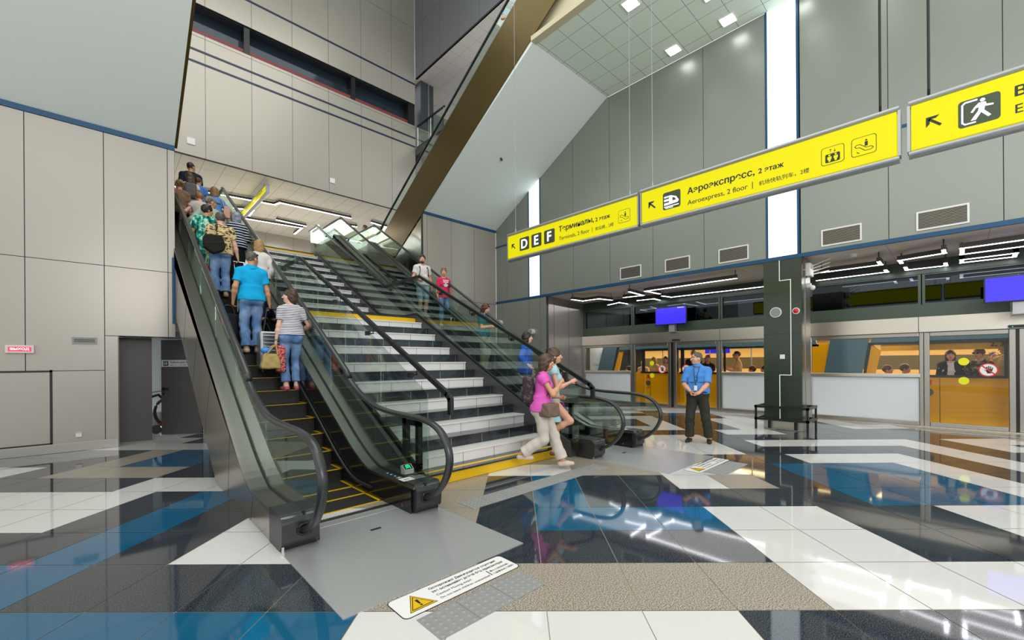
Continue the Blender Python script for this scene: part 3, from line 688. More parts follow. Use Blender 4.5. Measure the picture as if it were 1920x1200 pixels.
t_ = tile_icon(s2, 1.123, 3.897, .22, .21, XS, True); c = MB(); o_ = S(1.123, 3.897, XS-.002)
flatpoly(c, rrect(.04, .025, .18, .125, .015), o_, XD, YD, 0, .0008)
o2 = Vector(o_)+Vector((-.001, 0, 0))
for cx in (.08, .14):
    flatpoly(c, circ(cx, .108, .011, 12), o2, XD, YD, 1, .0006); flatpoly(c, [(cx-.02, .092), (cx+.02, .092), (cx+.02, .06), (cx+.012, .06), (cx+.01, .035), (cx-.01, .035), (cx-.012, .06), (cx-.02, .06)], o2, XD, YD, 1, .0006)
for cx, sg in ((.09, 1), (.13, -1)):
    flatpoly(c, [(cx-.002, .14), (cx+.002, .14), (cx+.002, .18), (cx-.002, .18)], o_, XD, YD, 0, .0008); zt = .182 if sg > 0 else .138
    flatpoly(c, [(cx, zt), (cx-.012, zt-sg*.016), (cx+.012, zt-sg*.016)], o_, XD, YD, 0, .0008)
c.build('lift_symbol', ['signink', 'signyellow'], t_)
t_ = tile_icon(s2, .839, 3.9, .22, .21, XS, True); esc_icon(t_, .839, 3.9, .22, .21, XS)
s3 = sign('yellow hanging sign with the walking figure pointing to the exit', .359, -2.7, 3.74, 4.345, XS, [(.206, .012), (-2.5, .012)], 19.9)
arrow_ul(s3, .227, 3.985, .118, XS)
t_ = tile_icon(s3, -.004, 3.892, .28, .265, XS); c = MB(); o_ = S(-.004, 3.892, XS-.002)
for p in ([(.13, .235), (.05, .235), (.035, .22), (.035, .05), (.05, .035), (.12, .035), (.12, .022), (.045, .022), (.022, .045), (.022, .225), (.045, .25), (.13, .25)],
          circ(.165, .225, .017, 14), [(.14, .205), (.185, .2), (.19, .175), (.235, .165), (.235, .15), (.18, .158), (.175, .125), (.22, .06), (.2, .05), (.155, .11), (.12, .05), (.085, .05), (.135, .13), (.14, .165), (.12, .16), (.1, .125), (.085, .132), (.11, .175)]):
    flatpoly(c, p, o_, XD, YD, 0, .001)
c.build('walking_figure_symbol', 'signwhite', t_)
text('Выход', 'lettering', s3, S(-.375, 4.035, XS), XD, YD, None, .115, 'signink', .014); text('Exit', 'lettering', s3, S(-.375, 3.895, XS), XD, YD, None, .08, 'signink')
# sign of the upper hall
s4 = sign('distant yellow sign hanging from the upper hall ceiling', 22.1, 17.9, 8.0, 8.37, 4.4, [(21.6, .006), (20, .006), (18.4, .006)], 8.51)
arrow_ul(s4, 21.7, 8.12, .13, 4.4); text('Аэроэкспресс', 'lettering', s4, S(21.2, 8.15, 4.4), XD, YD, 1.4, None, 'signink'); text('Терминалы', 'lettering', s4, S(19.4, 8.15, 4.4), XD, YD, 1.0, None, 'signink')
# ================================================================ FLOOR SIGNS AND TACTILE PADS
def quad_slab(name, pts, z, m, parent=None):
    c = MB(); c.prism(pts, 'z', 0.0, z); return c.build(name, m, parent)
def floor_label(lab, x0, x1, y0, y1):
    r = thing('floor_label', lab, 'floor sign', ((x0+x1)/2, (y0+y1)/2, 0))
    pl = quad_slab('label_sheet', rrect(x0, y0, x1, y1, .035), .003, 'label', r)
    c = MB(); c.prism(rrect(x0-.006, y0-.006, x1+.006, y1+.006, .038), 'z', 0, .002); c.build('label_border', 'ink', r)
    w_ = x1-x0; sc = w_/1.005
    c = MB(); o_ = (x0+.055*sc, y0+.035*sc, .0032); k = .2*sc
    flatpoly(c, [(0, 0), (1.05*k, 0), (.525*k, .95*k)], o_, (1, 0, 0), (0, 1, 0), 1, .0008); flatpoly(c, [(.035*k, .025*k), (1.015*k, .025*k), (.525*k, .9*k)], o_, (1, 0, 0), (0, 1, 0), 0, .0013)
    flatpoly(c, [(.11*k, .075*k), (.94*k, .075*k), (.525*k, .8*k)], o_, (1, 0, 0), (0, 1, 0), 1, .0018); flatpoly(c, [(.16*k, .11*k), (.89*k, .11*k), (.525*k, .74*k)], o_, (1, 0, 0), (0, 1, 0), 0, .0023)
    flatpoly(c, [(.47*k, .56*k), (.58*k, .56*k), (.555*k, .27*k), (.495*k, .27*k)], o_, (1, 0, 0), (0, 1, 0), 1, .003); flatpoly(c, circ(.525*k, .19*k, .045*k, 12), o_, (1, 0, 0), (0, 1, 0), 1, .003)
    c.build('warning_triangle', ['yellow', 'ink'], r)
    X, Y_ = (1, 0, 0), (0, 1, 0); tx = x0+.3*sc
    text('Осторожно! Движущиеся ступени!', 'lettering', r, (tx, y0+.185*sc, .0032), X, Y_, .62*sc, None, 'ink', .016, .0006); text('Не оставляйте детей без присмотра!', 'lettering', r, (tx, y0+.135*sc, .0032), X, Y_, .655*sc, None, 'ink', .016, .0006)
    text('Caution! Moving steps!', 'lettering', r, (tx, y0+.085*sc, .0032), X, Y_, .3*sc, None, 'ink', 0, .0006); text('Do not leave children unattended!', 'lettering', r, (tx, y0+.042*sc, .0032), X, Y_, .44*sc, None, 'ink', 0, .0006)
    text('请小心自动扶梯！', 'lettering', r, (tx+.475*sc, y0+.085*sc, .0032), X, Y_, .19*sc, None, 'ink', 0, .0006); text('儿童需由成人陪同！', 'lettering', r, (tx+.475*sc, y0+.042*sc, .0032), X, Y_, .21*sc, None, 'ink', 0, .0006)
    text('|', 'lettering', r, (tx+.455*sc, y0+.042*sc, .0032), X, Y_, None, .08*sc, 'ink', 0, .0006)
floor_label('large white caution floor sticker below the landing plate of the crowded escalator', 1.345, 2.345, 2.385, 2.635)
floor_label('white caution floor sticker by the landing plate of the descending escalator', 6.13, 7.26, 2.555, 2.80)
def tactile(lab, x0, x1, y0, y1, n, pitch=.052):
    r = thing('tactile_strip', lab, 'tactile paving', ((x0+x1)/2, (y0+y1)/2, 0))
    w_ = (x1-x0)/n
    for k in range(n):
        c = MB(); a, b_ = x0+k*w_+.002, x0+(k+1)*w_-.002; c.box(a, b_, y0, y1, 0, .004)
        nx, ny = int((b_-a)/pitch), int((y1-y0)/pitch)
        for i in range(nx):
            for j in range(ny):
                x, y = a+(b_-a)*(i+.5)/nx, y0+(y1-y0)*(j+.5)/ny
                R1, R2 = .017, .01; v = []
                for rr, zz in ((R1, .004), (R2, .0085)): v += [(x+rr*math.cos(t*math.pi/4), y+rr*math.sin(t*math.pi/4), zz) for t in range(8)]
                c.add(v, [(t, (t+1) % 8, 8+(t+1) % 8, 8+t) for t in range(8)]+[tuple(range(8, 16))], 0, True)
        c.build('tactile_tile', 'tactile', r)
tactile('grey studded tactile strip in the foreground under the large caution sticker', 1.39, 2.285, 2.065, 2.335, 3)
tactile('grey studded tactile strip near the guard beside the smaller caution sticker', 6.2, 7.17, 2.253, 2.535, 3)
tactile('long grey studded tactile strip at the foot of the stairs', 2.9, 5.5, 3.66, 3.95, 9)
# ================================================================ LEFT WALL FIXTURES
def led_exit():
    y = YL
    r = thing('exit_light', 'small red lit exit sign with white rim on left wall', 'exit sign', (-1.075, y, 1.82))
    c = MB(); c.box(-1.245, -.905, y-.05, y, 1.82, 1.96); c.build('case', 'whiteplastic', r, bevel=.008)
    c = MB(); c.box(-1.212, -.938, y-.053, y-.045, 1.85, 1.93); f = c.build('lit_face', glow('exit_red_glow', '#e8324a', 1.3), r)
    text('ВЫХОД', 'lettering', f, (-1.185, y-.0535, 1.868), (1, 0, 0), (0, 0, 1), .22, .045, 'signwhite', .02)
led_exit()
def wall_vent(lab, axis, c0, a0, a1, z0, z1, face, m='label', n=9, grp=None, dm='joint'):
    r = thing('vent_grille', lab, 'vent', ((c0, (a0+a1)/2, z0) if axis == 'x' else ((a0+a1)/2, c0, z0)), grp)
    def bx(c, u0, u1, d0, d1, v0, v1, mi=0):
        c.box(c0+face*d0, c0+face*d1, u0, u1, v0, v1, mi) if axis == 'x' else c.box(u0, u1, c0+face*d0, c0+face*d1, v0, v1, mi)
    c = MB(); t = .028
    for u0, u1, v0, v1 in ((a0, a0+t, z0, z1), (a1-t, a1, z0, z1), (a0+t, a1-t, z0, z0+t), (a0+t, a1-t, z1-t, z1)): bx(c, u0, u1, 0, .022, v0, v1)
    c.build('frame', m, r)
    c = MB(); bx(c, a0+t, a1-t, .001, .004, z0+t, z1-t, 1)
    for i in range(n):
        z = z0+t+(z1-z0-2*t)*(i+.3)/n; bx(c, a0+t, a1-t, .004, .018, z, z+(z1-z0-2*t)/n*.5, 0)
    c.build('louvre', [mat('louvre_metal', '#8a8678', .4, .5), dm], r)
wall_vent('small grey air vent on the left wall above the access panel', 'y', YL, -.44, -.105, 2.0, 2.125, -1, mat('vent_grey', '#8f9494', .4), 5)
r = thing('wall_socket', 'white wall socket low on the left wall near the doors', 'socket', (-.355, YL, .255))
c = MB(); c.box(-.4, -.315, YL-.02, YL, .255, .345); c.build('plate', 'label', r, bevel=.006); c = MB(); c.box(-.395, -.32, YL-.022, YL-.01, .33, .342); c.build('label_strip', 'yellow', r)
# doors
r = thing('door_leaf', 'closed dark grey metal door leaf left of the gap', 'door', (.46, 11.88, 0))
c = MB(); c.box(.205, .725, 11.86, 11.9, .005, 2.165); c.build('panel', mat('door_grey', '#5d5957', .45, .2), r, bevel=.004)
r = thing('door_leaf', 'dark grey metal door leaf standing ajar with a staff only plate', 'door', (1.6, 12.1, 0))
hx, hy, ex, ey = 1.62, 12.1, .93, 12.58
c = MB(); d_ = Vector((ex-hx, ey-hy, 0)); L = d_.length; d_.normalize(); n_ = Vector((d_.y, -d_.x, 0))
if n_.y > 0: n_ = -n_
P0 = Vector((hx, hy, .005))
def dbox(c, s0, s1, z0, z1, t0, t1, m=0):
    v = [P0+d_*s+n_*t+Vector((0, 0, z)) for z in (z0, z1) for t in (t0, t1) for s in (s0, s1)]
    c.add(v, [(0, 2, 3, 1), (4, 5, 7, 6), (0, 1, 5, 4), (2, 6, 7, 3), (0, 4, 6, 2), (1, 3, 7, 5)], m)
dbox(c, 0, L, 0, 2.16, -.04, 0); c.build('panel', mat('door_grey_b', '#5d5957', .45, .2), r)
c = MB(); dbox(c, L-.07, L-.03, 1.0, 1.08, 0, .02); dbox(c, L-.17, L-.03, 1.035, 1.055, .03, .05); dbox(c, L-.055, L-.035, 1.03, 1.06, 0, .05); dbox(c, L-.065, L-.035, .9, .96, 0, .015); c.build('handle', 'black', r)
c = MB(); dbox(c, L-.86, L-.01, 1.545, 1.70, 0, .004); pl = c.build('staff_plate', 'label', r)
xd = -d_
o_ = P0+d_*(L-.05)+n_*.005
c = MB(); flatpoly(c, [(0, 0), (.1, 0), (.1, .11), (0, .11)], o_+Vector((.0, 0, 1.565)), xd, (0, 0, 1), 0, .001)
for cx in (.032, .068):
    flatpoly(c, circ(cx, .09, .009, 10), o_+Vector((0, 0, 1.565))+n_*.001, xd, (0, 0, 1), 1, .0006); flatpoly(c, [(cx-.013, .076), (cx+.013, .076), (cx+.008, .02), (cx-.008, .02)], o_+Vector((0, 0, 1.565))+n_*.001, xd, (0, 0, 1), 1, .0006)
c.build('pictogram', ['ink', 'label'], pl)
text('Только для персонала', 'lettering', pl, o_+xd*.14+Vector((0, 0, 1.62)), xd, (0, 0, 1), .6, .045, 'ink', .012, .001); text('Staff only  |  员工专用', 'lettering', pl, o_+xd*.14+Vector((0, 0, 1.565)), xd, (0, 0, 1), .33, .035, 'ink', 0, .001)
# machine standing behind the doors
r = thing('cleaning_cart', 'cluttered cleaning cart with a black wheel seen through the door gap', 'cart', (.95, 13.2, 0))
c = MB(); c.box(.6, 1.5, 12.95, 13.6, .15, .5); c.build('chassis', 'whiteplastic', r, bevel=.03)
c = MB(); c.tube([(.62, 13.0, .5), (.7, 13.0, .95), (1.2, 13.0, 1.0), (1.2, 13.0, .5)], .022, 8); c.build('handle_bar', 'signgrey', r)
c = MB(); c.tube([(.98, 12.9, .45), (1.02, 12.88, .75), (.9, 12.88, .9), (.75, 12.9, .85)], .03, 8); c.build('hose', 'ink', r)
c = MB(); c.tube([(1.05+.22*math.cos(a), 12.86, .5+.3*math.sin(a)) for a in [2*math.pi*i/28 for i in range(28)]], .03, 8, closed=True); c.build('wheel', 'rubber', r)
c = MB(); c.cyl((1.1, 12.8, .1), (1.1, 12.95, .1), .1); c.cyl((.85, 12.8, .1), (.85, 12.95, .1), .1); c.build('caster', 'rubber', r)
c = MB(); c.tube([(.9, 12.82, .2), (1.0, 12.8, .3), (1.05, 12.8, .2), (1.15, 12.82, .35)], .018, 8); c.build('cable', 'red', r)
c = MB(); c.box(1.03, 1.068, YL-.05, YL+.0, 2.46, 3.84); o = c.build('wall_strip', 'blue'); tag(o, 'short dark blue vertical strip at the end of the left wall', 'trim strip')
# ================================================================ RIGHT WALL FIXTURES
for lab, y1, y0 in (('air vent above the platform opening, farthest along the wall, under the first yellow sign', 7.036, 6.34), ('air vent under the seam between the first and middle yellow signs', 5.61, 4.915), ('air vent left of the tall light panel, third vent from the far corner', 4.188, 3.49),
                    ('air vent just right of the tall light panel, below the middle sign', 2.05, 1.366), ('air vent below the gap before the exit sign, largest in view', .555, -.14)):
    wall_vent(lab, 'x', XR, y0, y1, 4.045, 4.405, -1, 'label', 11, 'air vents along the right wall')
for lab, y1, y0, z0 in (('narrow bright vertical light panel in the far part of right wall', 10.83, 10.3, 3.985), ('tall bright vertical light panel behind the middle yellow sign', 3.07, 2.48, 3.985)):
    r = thing('light_panel', lab, 'light panel', (XR, (y0+y1)/2, z0))
    c = MB(); c.box(XR-.004, XR+.03, y0, y1, z0, 9.74); c.build('diffuser', 'lightpanel', r)
    for y in (y0-.03, y1):
        c = MB(); c.box(XR-.014, XR+.04, y, y+.045, z0, 9.74); c.build('edge_trim', 'blue', r)
for lab, y, z, rr in (('round white drum loudspeaker on the right wall nearest the return', 10.658, 2.698, .1), ('small round white drum loudspeaker by the inner corner', 12.38, 3.15, .1)):
    r = thing('wall_loudspeaker', lab, 'loudspeaker', (XR, y, z))
    c = MB(); c.cyl((XR, y, z), (XR-.16, y, z), rr, 24); c.build('drum', 'whiteplastic', r, bevel=.015)
    c = MB(); c.cyl((XR-.16, y, z), (XR-.163, y, z), rr*.78, 24); c.build('grille', mat('speaker_mesh', '#9b9a94', .7), r)
for lab, x, z, w_ in (('small white square plate at the left end of the wall below the blue lines', 2.1, 8.98, .22), ('small white square plate low on the wall above the stairs', 6.706, 9.0, .2)):
    c = MB(); c.box(x-w_/2, x+w_/2, YU-.03, YU, z-w_/2, z+w_/2); o = c.build('wall_plate', 'label', bevel=.006); tag(o, lab, 'wall plate', 'white square wall plates')
# ceiling downlights
LMP = glow('downlight_glow', '#fbfbff', 9)
for i, x in enumerate((8.7, 9.75, 10.8)):
    for j in range(10):
        y = 3.77+(-1.35)*(j-1)
        if j == 0 and i == 1: continue
        if y > 7: continue
        lab = 'square white downlight in the high ceiling' if not (i == 2 and j in (1,)) else 'square white downlight lit in the high ceiling above the tall light panel'
        c = MB(); c.box(x-.17, x+.17, y-.17, y+.17, 9.722, 9.745, 0); r = c.build('downlight', [MT['whiteplastic']])
        tag(r, lab, 'ceiling light', 'square ceiling downlights')
        c = MB(); c.box(x-.145, x+.145, y-.145, y+.145, 9.716, 9.724); c.build('diffuser', LMP, r)
# ================================================================ LED PROFILES
def led(lab, pts, z, grp, w_=.075, zc=3.94, hh=.1):
    c1, c2 = MB(), MB(); z1 = z+hh
    P = [Vector((p[0], p[1], 0)) for p in pts]
    for a, b_ in zip(P, P[1:]):
        d_ = (b_-a).normalized(); n_ = Vector((-d_.y, d_.x, 0))*w_/2; e = d_*w_/2
        for c, z0_, zt, k in ((c1, z+.006, z1, 1.0), (c2, z, z+.008, .82)):
            q = [a-e-n_*k, b_+e-n_*k, b_+e+n_*k, a-e+n_*k]
            v = [(p.x, p.y, z0_) for p in q]+[(p.x, p.y, zt) for p in q]
            c.add(v, [(3, 2, 1, 0), (4, 5, 6, 7)]+[(i, (i+1) % 4, 4+(i+1) % 4, 4+i) for i in range(4)])
    r = thing('ceiling_light', lab, 'ceiling light', tuple((P[0]+P[-1])/2+Vector((0, 0, z))), grp)
    c1.build('housing', 'housing', r); c2.build('diffuser', 'led', r)
    c = MB()
    for p in (P[0], P[-1]): c.cyl((p.x, p.y, z1-.005), (p.x, p.y, zc), .012, 6)
    c.build('hanger', 'housing', r)
G1 = 'angular light bars below the platform ceiling'; ZL = 3.72
led('zigzag light bar nearest the return wall of the platform', [(11.58, 9.12), (12.11, 9.08), (12.11, 8.41), (12.71, 8.31)], ZL, G1)
led('small distant zigzag light bar above the fixed glazing', [(13.7, 9.08), (13.45, 8.46), (13.95, 8.46)], ZL, G1)
led('short hooked light bar left of the smaller blue screen', [(12.51, 7.68), (12.59, 7.04), (11.62, 6.95)], ZL, G1)
led('long light bar with a hooked end running toward the pillar', [(12.69, 6.53), (11.88, 6.56), (11.82, 3.99)], ZL, G1)
led('thin bent light bar above the smaller blue screen', [(13.5, 7.75), (13.55, 7.17), (13.95, 7.19)], ZL, G1)
led('long thin light bar ending behind the pillar top', [(13.2, 6.68), (13.65, 6.6), (13.75, 3.9)], ZL, G1)
led('long L shaped light bar beginning at the right side of the pillar', [(12.62, 2.3), (12.6, 1.2), (12.2, 1.2)], ZL, G1)
led('thin L shaped light bar farther back right of the pillar', [(13.8, 2.6), (13.75, 1.2), (13.45, 1.2)], ZL, G1)
led('U shaped light bar with two square ends right of the pillar', [(12.75, .87), (12.37, .87), (12.2, .2), (11.85, .2)], ZL, G1)
led('small U shaped light bar over the clerestory mullion', [(13.4, .85), (13.8, .85), (13.85, .2), (13.5, .2)], ZL, G1)
led('large rectangular light frame at the right edge', [(12.45, -.05), (11.93, -.05), (11.9, -1.2), (12.6, -1.2), (12.62, -.05)], ZL, G1)
led('rectangular light frame above the larger blue screen', [(13.7, -.05), (13.3, -.05), (13.3, -.8), (13.75, -.8), (13.7, -.05)], ZL, G1)
G2 = 'angular light bars on the upper hall ceiling'; ZU = 8.36
led('long cranked light bar across the upper hall nearest the stairs', [(1.9, 20.55), (5.26, 20.06), (5.36, 19.66), (8.3, 19.56)], ZU, G2, .1, 8.52)
led('short light bar behind the distant yellow sign', [(4.1, 21.65), (4.76, 21.4), (4.8, 22.3)], ZU, G2, .1, 8.52)
led('far hooked light bar above the stair top', [(4.66, 22.9), (7.15, 22.6), (7.2, 23.9)], ZU, G2, .1, 8.52)
led('short straight light bar between the two long ones in the upper hall', [(5.91, 22.12), (7.17, 22.17)], ZU, G2, .1, 8.52)
led('looped light bar over the top of the descending escalator', [(8.04, 22.1), (8.3, 20.73), (9.04, 20.6)], ZU, G2, .1, 8.52)
led('light bar behind the bottom of the bronze escalator', [(9.35, 19.5), (10.2, 19.65), (10.2, 21)], ZU, G2, .1, 8.52)
led('far light bar at the right of the upper hall', [(8.9, 23.2), (11.5, 22.9)], ZU, G2, .1, 8.52)
# ================================================================ PLATFORM: screen doors, header, windows
XP = 14.0
b = MB(); b.box(XP-.1, XP+.2, -4, 10.5, 2.24, 2.595, 0)
for y in (8.3, 5.16, .66): b.box(XP-.102, XP, y-.006, y+.006, 2.24, 2.595, 1)
struct(b.build('trim_10', ['steelx', 'joint']))
b = MB(); b.box(XP-.02, XP+.2, -4, 10.5, 2.595, 2.89); b.box(XP+.0, XP+.2, -4, 10.5, 3.62, 3.94); struct(b.build('wall_fascia', 'fascia'))
wy = [10.45, 8.27, 5.18, .61, -3.9]
for k, (a, c_) in enumerate(zip(wy, wy[1:])):
    b = MB(); y1, y0 = a-.06, c_+.06
    b.box(XP+.08, XP+.09, y0, y1, 2.9, 3.62); g = b.build('window_%d' % (k+2), 'darkwin'); struct(g)
    b = MB()
    for u0, u1, v0, v1 in ((y0-.05, y0, 2.89, 3.62), (y1, y1+.05, 2.89, 3.62), (y0, y1, 2.89, 2.925), (y0, y1, 3.585, 3.62)): b.box(XP+.02, XP+.12, u0, u1, v0, v1)
    b.build('window_frame', 'fascia', g)
b = MB(); b.box(XP+.2, 17.6, -6, 11.5, 3.94, 4.0); b.box(17.5, 17.6, -6, 11.5, -1, 4); b.box(XP+.06, 17.6, 11.4, 11.5, -1, 4); struct(b.build('wall_tunnel', mat('tunnel_dark', '#1c2327', .7)))
b = MB(); b.box(XP-.05, XP+.25, -4, 10.5, 0, .03); struct(b.build('trim_11', 'steelx'))
def fixed_screen(lab, y1, y0):
    r = thing('platform_screen_panel', lab, 'platform screen', (XP, (y0+y1)/2, 0), 'fixed glazed panels of the platform screen')
    c = MB(); t = .075
    for u0, u1, v0, v1 in ((y0, y0+t, .03, 2.235), (y1-t, y1, .03, 2.235), (y0+t, y1-t, .03, .125), (y0+t, y1-t, 2.135, 2.235)): c.box(XP-.03, XP+.06, u0, u1, v0, v1)
    c.build('frame', 'steel', r, bevel=.012)
    c = MB(); c.box(XP, XP+.03, y0+t, y1-t, .125, 1.16); c.build('lower_panel', 'frost', r)
    c = MB(); c.box(XP-.05, XP+.05, y0+t-.02, y1-t+.02, 1.16, 1.255); c.build('mid_rail', 'steelx', r, bevel=.015)
    c = MB(); c.box(XP+.01, XP+.02, y0+t, y1-t, 1.255, 2.135); c.build('glass_pane', 'clear', r)
def no_touch(parent, y, z, r0):
    c = MB(); o_ = (XP-.012, y, z)
    flatpoly(c, circ(0, 0, r0, 36), o_, XD, YD, 0, .001); flatpoly(c, circ(0, 0, r0*.84, 36), o_, XD, YD, 1, .002)
    h = [(-.42, .05), (-.3, .02), (-.2, -.12), (-.2, .42), (-.12, .48), (-.07, .42), (-.06, .1), (-.02, .1), (0, .55), (.06, .6), (.1, .55), (.1, .1), (.14, .1), (.18, .5), (.24, .53), (.28, .48), (.26, .08), (.3, .08), (.38, .36), (.44, .38), (.46, .32), (.4, -.1), (.3, -.3), (.28, -.5), (-.12, -.5), (-.14, -.32), (-.28, -.12)]
    flatpoly(c, [(a*r0, b_*r0) for a, b_ in h], o_, XD, YD, 2, .003)
    k = .06
    flatpoly(c, [((-.62-k)*r0, (.62-k)*r0), ((-.62+k)*r0, (.62+k)*r0), ((.62+k)*r0, (-.62+k)*r0), ((.62-k)*r0, (-.62-k)*r0)], o_, XD, YD, 0, .004)
    c.build('no_touch_sticker', ['red', 'label', 'ink'], parent)
def screen_door(lab, y1, y0, dots=None, hand=None, num=False):
    r = thing('platform_door', lab, 'platform door', (XP, (y0+y1)/2, 0), 'sliding glass doors of the platform screen')
    c = MB(); t = .1
    for u0, u1, v0, v1 in ((y0, y0+t, .03, 2.235), (y1-t, y1, .03, 2.235), (y0+t, y1-t, .03, .13), (y0+t, y1-t, 2.13, 2.235)): c.box(XP-.03, XP+.05, u0, u1, v0, v1)
    c.build('frame', 'steel', r, bevel=.012)
    c = MB(); c.box(XP-.006, XP+.006, y0+t, y1-t, .13, 2.13); g = c.build('glass_pane', 'clear', r)
    if hand: no_touch(g, hand[0], hand[1], .15)
    if dots:
        for z in dots[1]:
            c = MB(); flatpoly(c, circ(0, 0, .085, 30), (XP-.0075, dots[0], z), XD, YD, 0, .0015); c.build('yellow_dot', mat('dot_yellow', '#e8e80a', .4), g)
    if num: text('2, 3', 'lettering', g, (XP-.0075, -.47, 1.86), XD, YD, .2, .11, 'ink', .02)
b = MB()
for y0, y1 in ((6.702, 6.798), (-.868, -.832)): b.box(XP-.02, XP+.06, y0, y1, .03, 2.235)
struct(b.build('trim_12', 'black'))
fixed_screen('fixed glazed screen panel at the far end beside the return wall', 10.45, 8.27)
screen_door('sliding glass platform door right of the far fixed panel', 8.26, 6.80, (7.5, (1.528, 1.095)), (7.12, 1.325))
screen_door('sliding glass platform door behind the guard', 6.70, 5.20, None, (6.27, 1.33))
fixed_screen('fixed glazed screen panel to the left of the green pillar', 5.195, 2.865)
fixed_screen('fixed glazed screen panel to the right of the green pillar', 2.86, .585)
screen_door('sliding glass platform door at the right with two large yellow dots', .58, -.83, (-.068, (1.54, 1.108)), (-.437, 1.355), True)
screen_door('sliding glass platform door cut by the right edge', -.87, -2.3)
b = MB(); b.box(XP-.14, XP-.1, 6.42, 6.7, 2.28, 2.33); o = b.build('door_sensor', 'black'); tag(o, 'black door sensor on the steel header above the guard', 'sensor', None)
b = MB(); b.box(XP-.14, XP-.1, -1.2, -.72, 2.25, 2.31); o = b.build('door_sensor', 'black'); tag(o, 'black door sensor on the steel header at the right edge', 'sensor')
b = MB(); b.ball((XP-.142, -.78, 2.275), .008); b.build('indicator_lamp', GREEN, o)
# grille at the foot of the right doors
b = MB(); b.box(13.35, 13.93, -3, .7, 0, .006)
for i in range(30): b.box(13.37, 13.91, -2.95+.12*i, -2.89+.12*i, .006, .009)
o = b.build('floor_grating', 'steelx'); tag(o, 'ribbed steel entrance grating in front of the right platform doors', 'grating')
# monitors
def monitor(lab, x, y1, y0, z0, z1, post):
    r = thing('monitor', lab, 'screen', (x, (y0+y1)/2, z0))
    c = MB(); c.box(x, x+.07, y0, y1, z0, z1); c.build('case', 'black', r, bevel=.008)
    c = MB(); c.box(x-.003, x+.004, y0+.025, y1-.025, z0+.025, z1-.025); s_ = c.build('screen', 'screenblue', r)
    c = MB(); c.box(x+.07, XP+.02, (y0+y1)/2-.05, (y0+y1)/2+.05, (z0+z1)/2-.05, (z0+z1)/2+.05); c.box(post-.09, post+.09, 0, 0, 0, 0) if 0 else None
    c.build('wall_arm', 'black', r)
    return r, s_
m1, sc1 = monitor('smaller blue screen above the far platform doors', 13.7, 7.21, 6.12, 2.82, 3.41, 6.6)
text('12.08 09:14', 'lettering', sc1, (13.696, 6.42, 3.35), XD, YD, .22, .03, 'signwhite')
c = MB(); c.box(13.75, 13.9, 6.55, 6.75, 2.58, 2.85); c.build('stand', 'signgrey', m1)
m2, sc2 = monitor('larger blue screen cut by the right edge', 13.2, -.355, -1.6, 2.745, 3.28, -.8)
c = MB(); c.box(13.28, 13.9, -1.1, -.75, 2.5, 2.78); c.build('stand', 'signgrey', m2)
# ================================================================ TRAIN
tr = thing('train', 'yellow shuttle train standing behind the platform screen doors', 'train', (15.6, 4, -.6))
X0 = 14.5
def tpoly(c, pts, m=0, t=.06): c.prism(pts, 'x', X0, X0+t, m)
for nm, y0, y1 in (('car_body', 2.52, 9.75), ('car_body', -6, 2.2)):
    c = MB(); far = y1
    tpoly(c, [(y0, -.6), (y1, -.6), (y1-.15, 1.19), (y0+.12, 1.19)], 0)
    tpoly(c, [(y0+.25, 2.04), (y1-.6, 2.04), (y1-.75, 2.7), (y0+.35, 2.7)], 1)
    c.box(X0, 17.2, y0+.1, y1-.5, 2.7, 2.75, 1); c.box(X0+.06, 17.2, y0, y1, .0, .05, 2)
    c.box(17.1, 17.2, y0, y1, -.6, 1.3, 3); c.box(17.1, 17.2, y0+.1, y1-.1, 1.3, 1.72, 2); c.box(17.1, 17.2, y0+.2, y1-.2, 1.72, 2.7, 3)
    c.box(15.2, 17.1, y0+.3, y1-.5, 2.42, 2.46, 3); c.box(X0+.06, 15.2, y0+.3, y1-.5, 2.3, 2.36, 3)
    tpoly(c, [(y0+.2, 2.04), (y0+.2, 1.98), (y1-.6, 1.98), (y1-.6, 2.04)], 4)
    c.build(nm, ['trainyellow', 'teal', 'olive', 'cream', 'black'], tr)
for nm, a, s in (('end_pillar', 1.6, -1), ('end_pillar', 9.18, 1)):   # slanted yellow pillars of the car ends
    c = MB(); k = -.12 if s < 0 else -.22
    y = [(1.70, 1.19), (1.52, 1.19), (1.40, 1.83), (1.58, 2.03)] if s < 0 else [(9.40, 1.19), (9.20, 1.19), (9.0, 2.0), (9.16, 2.0)]
    c.prism(y, 'x', X0+.01, X0+.09, 0); yb = [(1.76, 1.19), (1.70, 1.19), (1.58, 2.03), (1.66, 2.06)] if s < 0 else [(9.46, 1.19), (9.40, 1.19), (9.16, 2.02), (9.24, 2.05)]
    c.prism(yb, 'x', X0, X0+.08, 1)
    c.build(nm, ['trainyellow', 'black'], tr)
for yy in ([(2.6, 1.19), (1.78, 1.19), (1.62, 2.2), (2.45, 2.2)], [(10.15, 1.19), (9.48, 1.19), (9.24, 2.2), (9.86, 2.2)]):
    c = MB(); c.prism(yy, 'x', X0-.02, X0+.02); c.build('end_windscreen', 'teal', tr)
c = MB(); c.prism([(2.95, 1.19), (2.6, 1.19), (2.46, 2.04), (2.95, 2.04)], 'x', X0, X0+.05); c.build('end_panel', 'trainyellow', tr)
c = MB(); c.box(X0+.01, X0+.06, -6, 1.4, 1.82, 1.985, 0); c.build('window_header', 'trainyellow', tr)
